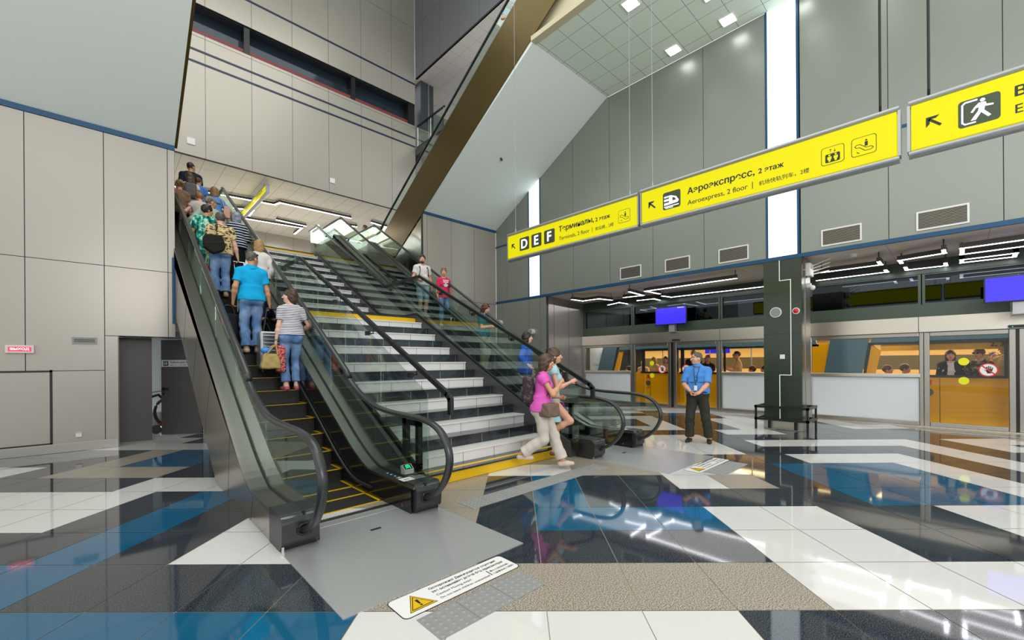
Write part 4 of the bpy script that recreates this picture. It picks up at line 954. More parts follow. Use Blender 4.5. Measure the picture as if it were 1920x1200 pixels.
for y1, y0 in ((8.2, 6.78), (6.72, 5.2), (.70, -.75)):   # train doors with a window
    eo = .12 if y1 < 1 else 0
    d_ = MB(); d_.box(X0-.03, X0+.0, y0, y1, .05, 1.16, 0); d_.box(X0-.04, X0-.03, y0+.0, y1, 1.16, 1.22, 1); d_.box(X0-.03, X0, y0, y0+.06, 1.22, 2.0, 1); d_.box(X0-.03, X0, y1-.16, y1-.04, 1.22, 2.0, 1); d_.box(X0-.03, X0, y0, y1, 1.97, 2.06, 1)
    d_.box(X0-.035, X0, (y1-.38), y1-.37, .05, 1.16, 1)
    dd = d_.build('door', ['trainyellow', 'black'], tr)
    c = MB(); c.box(X0-.06, X0-.04, y1-.2, y1-.17, .15, 1.1); c.build('grab_bar', mat('bar_yellow', '#e0b820', .3), dd)
    c = MB(); c.box(X0-.036, X0-.03, y1-.36+eo, y1-.26+eo, .98, 1.1, 0); c.cyl((X0-.03, y1-.3+eo, .8), (X0-.05, y1-.3+eo, .8), .09, 20, 1); c.box(X0-.036, X0-.03, y1-.32+eo, y1-.27+eo, .62, .66, 0); c.build('emergency_handle', ['red', 'olive'], dd)
c = MB()
for y in (7.6, 7.0, 5.9, 4.6, 3.5, .6, -.3): c.cyl((15.0, y, .05), (15.0, y, 2.3), .018, 8)
c.cyl((15.0, 2.8, 2.05), (15.0, 8.8, 2.05), .015, 8); c.build('grab_pole', 'chrome', tr)
c = MB(); c.box(15.1, 15.16, 5.3, 6.1, 1.85, 2.2); c.box(15.1, 15.16, -1.0, -.35, 1.85, 2.2); c.build('info_screen', 'screenblue', tr)
# ================================================================ PILLAR
pr = thing('pillar', 'square dark green stone pillar with a white zigzag line', 'pillar', (11.9, 2.8, 0))
c = MB(); c.box(11.25, 11.35, 2.42, 3.18, .2, 3.94, 0)
for z in (1.18, 2.2, 3.15): c.box(11.248, 11.26, 2.42, 3.18, z, z+.006, 1)
c.build('front_face', ['pillar', 'joint'], pr)
c = MB(); c.box(11.35, 12.05, 2.42, 3.18, .2, 3.94); c.box(11.55, 11.85, 2.41, 2.43, .2, 3.94); c.build('steel_sides', 'steel', pr)
c = MB(); c.box(11.24, 12.06, 2.41, 3.19, 0, .2); c.build('plinth', 'steelx', pr, bevel=.004)
c = MB(); pth = [(2.85, 3.94), (2.85, 3.43), (2.63, 3.43), (2.63, 1.262), (2.857, 1.262), (2.857, .2)]
for (a, z1), (b_, z0) in zip(pth, pth[1:]): c.box(11.244, 11.252, min(a, b_)-.007, max(a, b_)+.007, min(z0, z1)-.007, max(z0, z1)+.007)
c.build('white_line', mat('line_white', '#e9f0dc', .5, emit='#e9f0dc', es=.3), pr)
gr = thing('bumper_rail', 'black metal bumper rail around the foot of the pillar', 'rail', (11.9, 2.8, 0))
for z in (.5, .22):
    c = MB()
    for u in (((11.04, 11.86), (2.26, 2.31)), ((11.04, 11.86), (3.28, 3.33)), ((11.04, 11.09), (2.26, 3.33)), ((11.81, 11.86), (2.26, 3.33))): c.box(u[0][0], u[0][1], u[1][0], u[1][1], z, z+.055)
    c.build('rail', 'black', gr)
for x, y in ((11.045, 2.265), (11.045, 3.285), (11.815, 2.265), (11.815, 3.285), (11.045, 2.75)):
    c = MB(); c.box(x, x+.04, y, y+.04, 0 if y != 2.75 else .22, .52); c.build('post', 'black', gr)
c = MB(); c.box(11.15, 11.24, 2.5, 2.56, .03, .2); c.box(11.15, 11.24, 3.02, 3.08, .03, .2); c.build('bracket', 'black', gr)
r = thing('loudspeaker', 'round grey loudspeaker on the front of the green pillar', 'loudspeaker', (11.25, 2.92, 2.7))
c = MB(); c.cyl((11.25, 2.924, 2.705), (11.215, 2.924, 2.705), .118, 32); c.build('rim', 'label', r); c = MB(); c.cyl((11.22, 2.924, 2.705), (11.205, 2.924, 2.705), .1, 32); c.build('grille', mat('pillar_speaker_mesh', '#8f938c', .7), r)
r = thing('alarm_sounder', 'round red alarm sounder on the green pillar', 'alarm', (11.25, 2.524, 2.706))
c = MB(); c.cyl((11.25, 2.524, 2.706), (11.22, 2.524, 2.706), .072, 28); c.build('base', 'label', r); c = MB(); c.ball((11.22, 2.524, 2.706), (.045, .056, .056)); c.build('red_dome', 'red', r)
c = MB(); c.box(11.232, 11.25, 2.75, 2.85, 1.63, 1.73); tag(c.build('wall_switch', 'label', bevel=.005), 'white square switch plate on the front of the green pillar', 'switch')
r = thing('wireless_router', 'white access point with stub antennas high on the pillar side', 'router', (11.75, 2.38, 3.6))
c = MB(); c.box(11.5, 11.8, 2.3, 2.405, 3.5, 3.8); c.build('case', 'whiteplastic', r, bevel=.02)
for k in range(4):
    c = MB(); c.cyl((11.7+.02*k, 2.32, 3.55+.07*k), (11.85+.05*k, 2.02, 3.62+.1*k), .012, 8); c.build('antenna', 'whiteplastic', r)
r = thing('security_camera', 'small white dome camera on the pillar side under the access point', 'camera', (11.7, 2.4, 3.2))
c = MB(); c.cyl((11.7, 2.41, 3.3), (11.7, 2.33, 3.3), .06); c.build('mount', 'whiteplastic', r); c = MB(); c.ball((11.7, 2.31, 3.25), .06); c.build('dome', 'whiteplastic', r)
r = thing('smoke_detector', 'round cream smoke detector on the platform ceiling', 'smoke detector', (12.0, 1.55, 3.94))
c = MB(); c.cyl((12.05, 1.62, 3.94), (12.05, 1.62, 3.88), .09, 20, 0, .06); c.build('body', 'whiteplastic', r)

c = MB(); c.box(14.6, 14.7, 9.9, 10.6, 0, 2.3); c.box(14.58, 14.6, 10.1, 10.4, 1.5, 1.95); o = c.build('tunnel_end_panel', 'whiteplastic'); tag(o, 'pale platform cabinet behind the far fixed glazing', 'endwall')  # pale panel standing for the end of the platform, behind the glazing
c = MB(); c.cyl((9.3, 10.2, 8.19), (9.3, 10.16, 8.12), .035, 12); o = c.build('sprinkler_head', 'housing'); tag(o, 'tiny dark sprinkler head on the sloping white soffit', 'sprinkler')

r = thing('glass_balustrade', 'glass balustrade with navy rails high up beside the bronze escalator', 'balustrade', (10.62, 16.3, 11.6))
c = MB(); c.box(10.615, 10.63, 15.25, 17.4, 11.62, 12.6); c.build('glass_panel', 'glass', r)
for z in (12.6, 11.62):
    c = MB(); c.box(10.59, 10.65, 15.2, 17.42, z, z+.06); c.build('rail', 'bluedark', r)
for y in (15.25, 16.3, 17.38):
    c = MB(); c.box(10.6, 10.64, y, y+.03, 11.6, 12.62); c.build('post', 'chrome', r)
# ================================================================ PEOPLE
# bodies and clothes are grown as one continuous surface each from a smooth distance field
class Field:
    def __init__(s, lo, hi, h):
        s.lo = np.array(lo, float); s.h = h; s.n = np.maximum(4, np.ceil((np.array(hi)-s.lo)/h).astype(int)+1)
        s.F = np.full(s.n, .5, np.float32)
    def _slice(s, lo, hi):
        a = np.clip(np.floor((np.array(lo)-s.lo)/s.h).astype(int), 0, s.n-1); b = np.clip(np.ceil((np.array(hi)-s.lo)/s.h).astype(int)+1, 1, s.n)
        if (b <= a).any(): return None
        ax = [s.lo[i]+s.h*np.arange(a[i], b[i]) for i in range(3)]
        return tuple(slice(a[i], b[i]) for i in range(3)), np.meshgrid(*ax, indexing='ij', sparse=True)
    def put(s, fn, lo, hi, k=.03, sub=False):
        pad = max(k, .02)+2*s.h
        r = s._slice(np.array(lo)-pad, np.array(hi)+pad)
        if r is None: return
        sl_, (X, Y, Z) = r; d = fn(X, Y, Z).astype(np.float32); f = s.F[sl_]
        if sub: d = -d; m = np.maximum(f, d); hh = np.maximum(k-np.abs(f-d), 0)/k; s.F[sl_] = m+hh*hh*k*.25
        else: m = np.minimum(f, d); hh = np.maximum(k-np.abs(f-d), 0)/k; s.F[sl_] = m-hh*hh*k*.25
    def cone(s, a, b, ra, rb, k=.03, sub=False):
        a, b = np.array(a, float), np.array(b, float); ab = b-a; L2 = max(1e-9, ab@ab); R = max(ra, rb)
        def fn(X, Y, Z):
            t = np.clip(((X-a[0])*ab[0]+(Y-a[1])*ab[1]+(Z-a[2])*ab[2])/L2, 0, 1)
            return np.sqrt((X-a[0]-t*ab[0])**2+(Y-a[1]-t*ab[1])**2+(Z-a[2]-t*ab[2])**2)-(ra+t*(rb-ra))
        s.put(fn, np.minimum(a, b)-R, np.maximum(a, b)+R, k, sub)
    def ell(s, c, r, k=.03, sub=False, rot=None):
        c, r = np.array(c, float), np.array(r, float)
        Rm = np.eye(3) if rot is None else rot
        def fn(X, Y, Z):
            x, y, z = X-c[0], Y-c[1], Z-c[2]
            u = [Rm[0][i]*x+Rm[1][i]*y+Rm[2][i]*z for i in range(3)]
            k0 = np.sqrt(sum((u[i]/r[i])**2 for i in range(3))); k1 = np.sqrt(sum((u[i]/r[i]**2)**2 for i in range(3)))
            return k0*(k0-1)/np.maximum(k1, 1e-6)
        m = max(r); m = np.full(3, m) if rot is not None else r
        s.put(fn, c-m, c+m, k, sub)
    def cut(s, p, n):
        """remove everything on the side n points to"""
        p, n = np.array(p, float), np.array(n, float); n /= np.linalg.norm(n)
        ax = [s.lo[i]+s.h*np.arange(s.n[i]) for i in range(3)]; X, Y, Z = np.meshgrid(*ax, indexing='ij', sparse=True)
        s.F = np.maximum(s.F, ((X-p[0])*n[0]+(Y-p[1])*n[1]+(Z-p[2])*n[2]).astype(np.float32))
    def wrinkle(s, amp, fr=55, seed=0):
        ax = [s.lo[i]+s.h*np.arange(s.n[i]) for i in range(3)]; X, Y, Z = np.meshgrid(*ax, indexing='ij', sparse=True)
        s.F = s.F+(amp*(np.sin(X*fr*.6+Z*fr*.9+3*np.sin(Y*17+seed)+seed)*.5+np.sin(Z*fr*.55-X*fr*.35+2*np.sin(X*13+Y*9+seed*2))*.5)).astype(np.float32)
    def mesh(s):
        F = s.F; F[0] = F[-1] = .1; F[:, 0] = F[:, -1] = .1; F[:, :, 0] = F[:, :, -1] = .1
        ins = F < 0; nx, ny, nz = s.n; cn = (nx-1, ny-1, nz-1)
        cnt = np.zeros(cn, np.int32); acc = np.zeros(cn+(3,), np.float32)
        C = [(i, j, k) for i in (0, 1) for j in (0, 1) for k in (0, 1)]
        sh = lambda A, o: A[o[0]:o[0]+cn[0], o[1]:o[1]+cn[1], o[2]:o[2]+cn[2]]
        any_ = np.zeros(cn, bool); all_ = np.ones(cn, bool)
        for o in C: v = sh(ins, o); any_ |= v; all_ &= v
        act = np.argwhere(any_ & ~all_)
        if not len(act): return np.zeros((0, 3)), []
        idx = np.full(cn, -1, np.int64); idx[tuple(act.T)] = np.arange(len(act))
        P = np.zeros((len(act), 3)); N = np.zeros(len(act))
        for o in C:
            for d in range(3):
                if o[d]: continue
                o2 = list(o); o2[d] = 1
                fa = F[act[:, 0]+o[0], act[:, 1]+o[1], act[:, 2]+o[2]]; fb = F[act[:, 0]+o2[0], act[:, 1]+o2[1], act[:, 2]+o2[2]]
                m = (fa < 0) != (fb < 0); t = np.where(m, fa/np.where(m, fa-fb, 1), 0)
                q = np.array(o, float)[None].repeat(len(act), 0); q[:, d] += t
                P += q*m[:, None]; N += m
        V = (act+P/N[:, None])*s.h+s.lo
        Q = []
        for d in range(3):
            e = [1, 2] if d == 0 else ([2, 0] if d == 1 else [0, 1])
            a = [slice(None)]*3; b = [slice(None)]*3; a[d] = slice(0, -1); b[d] = slice(1, None)
            A, B = ins[tuple(a)], ins[tuple(b)]
            ed = np.argwhere(A != B); ed = ed[(ed[:, e[0]] > 0) & (ed[:, e[1]] > 0) & (ed[:, e[0]] < cn[e[0]]) & (ed[:, e[1]] < cn[e[1]])]
            if not len(ed): continue
            flip = A[tuple(ed.T)]
            def g(u, v):
                q = ed.copy(); q[:, e[0]] -= u; q[:, e[1]] -= v; return idx[tuple(q.T)]
            quad = np.stack([g(1, 1), g(0, 1), g(0, 0), g(1, 0)], 1)
            quad[~flip] = quad[~flip][:, ::-1]; Q.append(quad[(quad >= 0).all(1)])
        return V, np.concatenate(Q)
def grown(name, f, mats, parent=None, paint=None):
    V, Q = f.mesh()
    me = bpy.data.meshes.new(name); me.vertices.add(len(V)); me.vertices.foreach_set('co', V.astype(np.float32).ravel())
    n = len(Q); me.loops.add(n*4); me.loops.foreach_set('vertex_index', np.asarray(Q, np.int32).ravel() if n else [])
    me.polygons.add(n); me.polygons.foreach_set('loop_start', np.arange(0, n*4, 4, dtype=np.int32))
    for x in (mats if isinstance(mats, (list, tuple)) else [mats]): me.materials.append(x)
    if paint is not None and n:
        cen = V[Q].mean(1); me.polygons.foreach_set('material_index', paint(cen).astype(np.int32))
    me.update(calc_edges=True); me.validate(); me.polygons.foreach_set('use_smooth', np.ones(len(me.polygons), bool))
    o = bpy.data.objects.new(name, me); COL.objects.link(o)
    if parent: o.parent = parent
    return o
def rotz(a): c, s_ = math.cos(a), math.sin(a); return np.array([[c, -s_, 0], [s_, c, 0], [0, 0, 1]])
def rotx(a): c, s_ = math.cos(a), math.sin(a); return np.array([[1, 0, 0], [0, c, -s_], [0, s_, c]])
def ik(a, b, l1, l2, hint):
    a, b = np.array(a, float), np.array(b, float); d = b-a; L = np.linalg.norm(d); u = d/max(L, 1e-6)
    if L > (l1+l2)*.998: b = a+u*(l1+l2)*.998; L = (l1+l2)*.998
    x = (L*L+l1*l1-l2*l2)/(2*L); hgt = math.sqrt(max(0, l1*l1-x*x))
    hn = np.array(hint, float); hn = hn-u*(hn@u); hn /= max(1e-6, np.linalg.norm(hn))
    return a+u*x+hn*hgt, b
SKIN = mat('skin_light', '#d8a184', .5, noise=.06, nscale=30); SKIN2 = mat('skin_tan', '#c8936c', .5, noise=.06, nscale=30); SKIN3 = mat('skin_pale', '#e2b39b', .5, noise=.05, nscale=30)
LIPS = mat('lips', '#a85a50', .45); BROW = mat('brow', '#3a2a20', .7); EYEW = mat('eye_white', '#e6e2dc', .2); IRIS = mat('iris', '#2a2320', .15)
def fabric(name, col, n=.18, s=60): return mat(name, col, .85, noise=n, nscale=s, spec=.2)
def noisy(name, cols, scale, stretch=(1, 1, 1), const=True):
    m, t, p = base(name); tc = t.nodes.new('ShaderNodeTexCoord'); mp = t.nodes.new('ShaderNodeMapping'); mp.inputs['Scale'].default_value = stretch
    n = t.nodes.new('ShaderNodeTexNoise'); n.inputs['Scale'].default_value = scale; n.inputs['Detail'].default_value = 2; r = t.nodes.new('ShaderNodeValToRGB')
    if const: r.color_ramp.interpolation = 'CONSTANT'
    while len(r.color_ramp.elements) < len(cols): r.color_ramp.elements.new(.5)
    for e, (pos, c) in zip(r.color_ramp.elements, cols): e.position = pos; e.color = lin(c)
    t.links.new(tc.outputs['Object'], mp.inputs[0]); t.links.new(mp.outputs[0], n.inputs['Vector']); t.links.new(n.outputs['Fac'], r.inputs['Fac']); t.links.new(r.outputs['Color'], p.inputs['Base Color'])
    p.inputs['Roughness'].default_value = .85; p.inputs['Specular IOR Level'].default_value = .2
    return m
JEANS = noisy('denim', [(.3, '#4a6d9e'), (.5, '#6e90bd'), (.72, '#a4bbd8')], 5, (1, 1, .6), False)
DENIM_L = noisy('pale_denim', [(.3, '#7c97ae'), (.7, '#a9bccb')], 6, (1, 1, .6), False)
HAIRS = {k: mat('hair_'+k, c, .45, noise=.3, nscale=70) for k, c in dict(brown='#4a3322', dark='#1d1613', blond='#a8834c', grey='#55504a', auburn='#4e241a', ginger='#9a6238', light='#8a6a42').items()}
SHOES = {}
def shoe_mat(c):
    if c not in SHOES: SHOES[c] = mat('shoe_'+c.strip('#'), c, .5)
    return SHOES[c]
def person(label, loc, face, H=1.72, sex='m', skin=None, fat=1.0, vox=.0115, head=(0, 0), lean=(0, 0), hands=None, feet=None, elbows=None, knees=None, garments=(), hair=('brown', 'short'), shoes='#2a2a2a', curl=.5, sit=False, cat='person', group=None, eyes=True, pz=.0, lower=True, palm=None):
    """face = world angle (degrees) the body looks towards; garments = list of dicts"""
    s = H/1.75; f = sex == 'f'; skin = skin or SKIN
    S_ = lambda *p: np.array(p, float)*s
    def tp(p):   # torso lean and seat
        p = np.array(p, float); k = max(0, p[2]-.94)/.5
        return (p+np.array([lean[0]*k, lean[1]*k, 0])+np.array([0, 0, pz]))*s
    hipx = .088 if not f else .092; shx = (.172 if not f else .150)*(1+.12*(fat-1))
    hands = hands or {}; feet = feet or {}; elbows = elbows or {}; knees = knees or {}
    J = {}
    for sd, sg in (('L', -1), ('R', 1)):
        hp_ = tp((sg*hipx, 0, .905)); an = S_(*feet.get(sd, (sg*.085, -.01, .085)))
        kn, an = ik(hp_, an, .43*s, .405*s, knees.get(sd, (sg*.12, 1, 0)))
        sh_ = tp((sg*shx, -.012, 1.392)); hd = S_(*hands.get(sd, (sg*(shx+.075), .03, .86)))
        el, wr = ik(sh_, hd, .285*s, .245*s, elbows.get(sd, (sg*.5, -1, -.2)))
        J[sd] = dict(hip=hp_, knee=kn, ank=an, sh=sh_, el=el, wr=wr, toe=an+S_(sg*.025, .155, -.055) if not sit else an+S_(0, .15, -.05))
    allp = np.array([v for d in J.values() for v in d.values()]+[tp((0, 0, 1.78)), tp((0, 0, .9))])
    lo, hi = allp.min(0)-.2*s, allp.max(0)+.2*s; lo[2] = allp[:, 2].min()-.08; hi[2] = tp((0, 0, 1.80))[2]+.03
    af = .86 if f else 1.0; af *= (1+.25*(fat-1))
    lf = 1+.4*(fat-1)
    def torso(F, o=0, bust=True, k=.05):
        w_ = 1.0
        F.ell(tp((0, .0, .965)), S_((.165 if f else .155)*fat+o, .112*fat+o, .125+o), k)
        F.ell(tp((0, .008*(fat-1)*6, 1.11)), S_((.128 if f else .142)*fat+o, .098*fat+o+.03*(fat-1), .15+o), k)
        F.ell(tp((0, -.005, 1.29)), S_((.142 if f else .168)*(1+.5*(fat-1))+o, .108+o, .175+o), k)
        F.cone(tp((-shx*.72, -.012, 1.40)), tp((shx*.72, -.012, 1.40)), (.05+o)*s, (.05+o)*s, k)
        for sg in (-1, 1):
            F.cone(tp((sg*.045, -.015, 1.475)), tp((sg*shx*.85, -.015, 1.405)), (.04+o*.5)*s, (.036+o*.7)*s, k)
            if f and bust: F.ell(tp((sg*.068, .085, 1.275)), S_(.062+o*.6, .055+o*.6, .06+o*.6), .04)
            F.ell(tp((sg*.072, -.065, .925)), S_(.092*lf+o, .082+o, .10+o), k)
    def arm(F, sd, o=0, t0=0, t1=2.0, k=.03):
        j = J[sd]
        a, b_ = j['sh'], j['el']
        if t1 <= 1: b_ = a+(b_-a)*t1
        F.cone(a, b_, (.050*af+o)*s, (.040*af+(.008 if t1 <= 1 else 0)+o)*s, k)
        F.ell(a, S_(.051*af+o, .053*af+o, .052*af+o), k)
        if t1 > 1:
            c_ = j['el']+(j['wr']-j['el'])*min(1, (t1-1))
            F.cone(j['el'], j['el']+(c_-j['el'])*.35, (.040*af+o)*s, (.042*af+o)*s, k); F.cone(j['el']+(c_-j['el'])*.35, c_, (.042*af+o)*s, (.027*af+o)*s, k)
    def leg(F, sd, o=0, t1=2.0, k=.03, taper=1.0):
        j = J[sd]; b_ = j['knee']
        if t1 < 1: b_ = j['hip']+(j['knee']-j['hip'])*t1
        F.cone(j['hip']+S_(0, 0, .02), b_, (.085*lf+o)*s, (.056*lf+o+(.02*(1-t1) if t1 < 1 else 0))*s, k)
        if t1 > 1:
            e = j['knee']+(j['ank']-j['knee'])*min(1, t1-1); m_ = j['knee']+(e-j['knee'])*.35
            back = np.array([0, -1, 0])*.012*s
            F.cone(j['knee'], m_+back, (.054*lf+o)*s, (.055*lf+o)*s, k); F.cone(m_+back, e, (.055*lf+o)*s, ((.038+o)*taper)*s, k)
    # ---- body
    F = Field(lo, hi, vox)
    torso(F, -.006)
    hy, hpz = math.radians(head[0]), math.radians(head[1])
    Rh = rotz(hy)@rotx(hpz); nb = tp((0, .0, 1.50)); 
    KH = 1.07
    def hp(p): return nb+Rh@(S_(*p)*KH+S_(0, .018, .142))
    F.cone(tp((0, -.02, 1.42)), nb+Rh@S_(0, .0, .075), (.056 if not f else .048)*s, (.052 if not f else .044)*s, .03)
    fe = lambda c, r, k=.02, sub=False: F.ell(hp(c), S_(*r)*KH, k, sub, Rh)
    fe((0, -.012, .022), (.074, .094, .092)); fe((0, .022, -.03), (.06, .068, .08), .03); fe((0, .048, -.082), (.036, .034, .028), .03)
    for sg in (-1, 1):
        fe((sg*.036, .05, -.03), (.028, .03, .03), .02); fe((sg*.074, -.012, -.015), (.011, .021, .032), .008)
        fe((sg*.031, .094, .006), (.017, .014, .012), .012, True)
    fe((0, .078, .026), (.05, .016, .014), .02); fe((0, .088, -.062), (.025, .011, .011), .01)
    F.cone(hp((0, .088, .004)), hp((0, .110, -.028)), .009*s, .014*s, .012)
    for sd, sg in (('L', -1), ('R', 1)):
        arm(F, sd); j = J[sd]
        if lower: leg(F, sd)
        d = j['wr']-j['el']; d /= np.linalg.norm(d)
        if palm and sd in palm: d = np.array(palm[sd], float); d /= np.linalg.norm(d)
        inn = np.array([-sg, .25, 0.]); inn = inn-d*(inn@d); inn /= max(1e-6, np.linalg.norm(inn)); sp = np.cross(d, inn)
        if sp[1] < 0: sp = -sp
        hs = s*(.92 if f else 1.0); w0 = j['wr']
        Rp = np.stack([sp, inn, d], 1); F.ell(w0+d*.05*hs, np.array([.038, .017, .052])*hs, .02, False, Rp)
        fr = max(.0088*hs, vox*.78)
        for q in range(4):
            b0 = w0+d*.092*hs+sp*(.027-.018*q)*hs; L = (.045, .05, .046, .036)[q]*hs
            c1 = curl*(.9+.1*q); d1 = d*math.cos(c1)+inn*math.sin(c1); d2 = d*math.cos(c1*2.1)+inn*math.sin(c1*2.1)
            F.cone(b0-d*.02*hs, b0+d1*L, fr, fr*.95, .005); F.cone(b0+d1*L, b0+d1*L+d2*L*.75, fr*.95, fr*.8, .005)
        tb = w0+d*.025*hs+sp*.03*hs; td = d*.72+sp*.55+inn*.42; td /= np.linalg.norm(td)
        F.cone(tb, tb+td*.038*hs, fr*1.25, fr*1.05, .008); td2 = td*.7+d*.4+inn*.3; td2 /= np.linalg.norm(td2); F.cone(tb+td*.038*hs, tb+td*.038*hs+td2*.03*hs, fr*1.05, fr*.85, .005)
        if lower:
            F.cone(j['ank'], j['ank']+S_(0, -.03, -.045), .036*s, .034*s); F.cone(j['ank']+S_(0, -.02, -.045), j['toe']-S_(0, .03, 0), .036*s, .028*s)
    inv = Rh.T
    def paint(c):
        q = (((c-nb)@Rh)/s-np.array([0, .018, .142]))/KH
        m_ = np.zeros(len(c), int); x, y, z = q[:, 0], q[:, 1], q[:, 2]
        m_[(np.abs(x) < .026-.4*np.abs(z+.062)) & (np.abs(z+.062) < .011) & (y > .075)] = 1
        m_[(np.abs(np.abs(x)-.032) < .021) & (np.abs(z-.027) < .0075) & (y > .06)] = 2
        return m_
    body = grown('person', F, [skin, LIPS, BROW], None, paint)
    body.location = loc; body.rotation_euler = (0, 0, math.radians(face-90))
    tag(body, label, cat, group)
    if eyes:
        for sg in (-1, 1):
            c = MB(); p = hp((sg*.031, .083, .006)); c.ball(p, .0125*s, 0, 10, 8); p2 = hp((sg*.031, .0935, .006)); c.ball(p2, (.0052*s,)*3, 1, 8, 6)
            e = c.build('eye', [EYEW, IRIS], None, off=(0, 0, 0)); e.parent = body
    # ---- hair
    hc, hs_ = hair[0], hair[1]
    if hs_ != 'none':
        hm = HAIRS[hc] if isinstance(hc, str) else hc; G = Field(nb-.34*s, nb+.34*s, max(.008, vox*.75))
        ge = lambda c, r, k=.02, sub=False: G.ell(hp(c), S_(*r)*KH, k, sub, Rh)
        th = .002 if hs_ == 'crop' else .011
        ge((0, -.014, .026), (.075+th, .095+th, .093+th))
        if hs_ == 'crop': ge((0, .115, .055), (.07, .06, .06), .02, True)
        if hs_ in ('short', 'crop'):
            ge((0, .12, -.03), (.1, .085, .088), .01, True); ge((0, .03, -.12), (.12, .12, .085), .01, True); ge((0, -.1, -.14), (.12, .1, .065), .01, True)
        else:
            if hs_ == 'bob': ge((0, -.03, -.03), (.093, .085, .115), .03); ge((0, -.05, -.09), (.085, .055, .085), .03)
            if hs_ == 'messy':
                ge((0, -.045, -.03), (.09, .075, .10), .03); ge((.02, -.06, -.10), (.06, .04, .06), .03); ge((-.03, -.05, .05), (.07, .06, .07), .02)
            if hs_ == 'long':
                ge((0, -.05, -.05), (.092, .07, .13), .03); G.cone(hp((-.03, -.075, -.08)), hp((-.035, -.105, -.29)), .06*s, .035*s, .04); G.cone(hp((.03, -.075, -.08)), hp((.035, -.105, -.29)), .06*s, .035*s, .04)
            if hs_ == 'up': ge((0, -.06, .02), (.07, .06, .075), .02); ge((0, -.1, -.14), (.1, .1, .07), .01, True)
            if hs_ in ('bun', 'topbun'): ge((0, -.09, .085) if hs_ == 'topbun' else (0, -.125, .02), (.04, .04, .036), .012); ge((0, -.1, -.14), (.1, .1, .07), .01, True)
            ge((0, .125, -.035), (.064 if hs_ not in ('up', 'bun', 'topbun') else .085, .09, .098), .012, True)
            if hs_ in ('up', 'bun', 'topbun'): ge((0, .06, -.12), (.11, .12, .085), .01, True)
            else: ge((0, .11, -.15), (.06, .12, .1), .01, True)
        G.wrinkle(.004, 120, len(label)); grown('hair', G, hm, body)
    # ---- clothes
    gi = 0
    for g in garments:
        gi += 1; kd = g['k']; m_ = g['m']; o = g.get('o', .012)
        G = Field(lo-.06, hi+.06, max(.0105, vox))
        if kd in ('shirt', 'dress', 'jacket'):
            torso(G, o, True, .06)
            sl_ = g.get('sleeve', .55)
            hem = g.get('hem', .93)
            if kd == 'dress':
                zt, zb, rt_, rb = 1.0, g['hem'], .15*fat, g.get('flare', .24)
                def skirt(X, Y, Z):
                    z = Z/s; t = np.clip((zt-z)/(zt-zb), 0, 1); r = rt_+(rb-rt_)*t
                    return (np.sqrt((X/s)**2+(Y/s*1.2)**2)-r)*.85*s+0*Z
                G.put(skirt, S_(-.4, -.4, zb-.02), S_(.4, .4, zt+.05), .05)
            elif g.get('loose'):
                zt, zb = 1.12, hem
                def tun(X, Y, Z): return np.maximum((np.sqrt((X/s)**2+((Y/s)*1.35)**2)-(.148*(1+.8*(fat-1))+g['loose']+.03*np.clip((zt-Z/s)/(zt-zb), 0, 1)))*.85*s, (Z/s-zt)*s)
                G.put(tun, S_(-.3, -.3, zb-.03), S_(.3, .3, zt), .08)
            G.cut(S_(0, 0, hem+pz), (0, 0, -1))
            if kd == 'jacket': G.put(lambda X, Y, Z: np.maximum(np.abs(X/s)-.055, -(Y-.02))*s+0*Z, S_(-.08, 0, .8), S_(.08, .35, 1.55), .01, True)
            nk = g.get('neck', .075)
            G.ell(tp((0, .03, 1.515)), S_(nk, .085, .06), .012, True)
            G.cut(tp((0, -.06, 1.50)), (0, -.35, 1))
            for sd in ('L', 'R'):
                if sl_ <= 0: G.cone(J[sd]['sh']+(J[sd]['el']-J[sd]['sh'])*.12, J[sd]['el'], .06*s, .06*s, .01, True); continue
                A = Field(lo-.06, hi+.06, G.h); arm(A, sd, o+g.get('so', .004), 0, sl_)
                j = J[sd]; e = j['sh']+(j['el']-j['sh'])*sl_ if sl_ <= 1 else j['el']+(j['wr']-j['el'])*min(.97, sl_-1); dd = (j['el']-j['sh']) if sl_ <= 1 else (j['wr']-j['el'])
                A.cut(e, dd); hh = np.maximum(.03-np.abs(A.F-G.F), 0)/.03; G.F = np.minimum(A.F, G.F)-hh*hh*.0075
            if g.get('collar'):
                pass
            G.wrinkle(g.get('wr', .004), 48, gi+len(label))
            ob = grown(g.get('n', 'dress' if kd == 'dress' else ('cardigan' if kd == 'jacket' else 'shirt')), G, m_, body)
            if g.get('collar'):
                C2 = Field(tp((-.15, -.15, 1.38)), tp((.15, .15, 1.6)), .008)
                C2.put(lambda X, Y, Z: np.abs(np.sqrt((X-tp((0, 0, 1.5))[0])**2*1.0+((Y-tp((0, .0, 1.5))[1]+.004))**2*.9)-(.072*s+.25*(tp((0, 0, 1.53))[2]-Z)))-.007, tp((-.13, -.13, 1.47)), tp((.13, .13, 1.53)), .005)
                C2.cut(tp((0, 0, 1.535)), (0, -.2, 1)); C2.cut(tp((0, 0, 1.465)), (0, .2, -1)); grown('collar', C2, g['collar'], ob)
        elif kd in ('pants', 'shorts'):
            t1 = g.get('len', 1.93 if kd == 'pants' else .8)
            G.ell(tp((0, .0, .965)), S_((.165 if f else .155)*fat+o, .112*fat+o, .125+o), .05)
            for sg in (-1, 1): G.ell(tp((sg*.072, -.065, .925)), S_(.092*lf+o, .082+o, .10+o), .05)
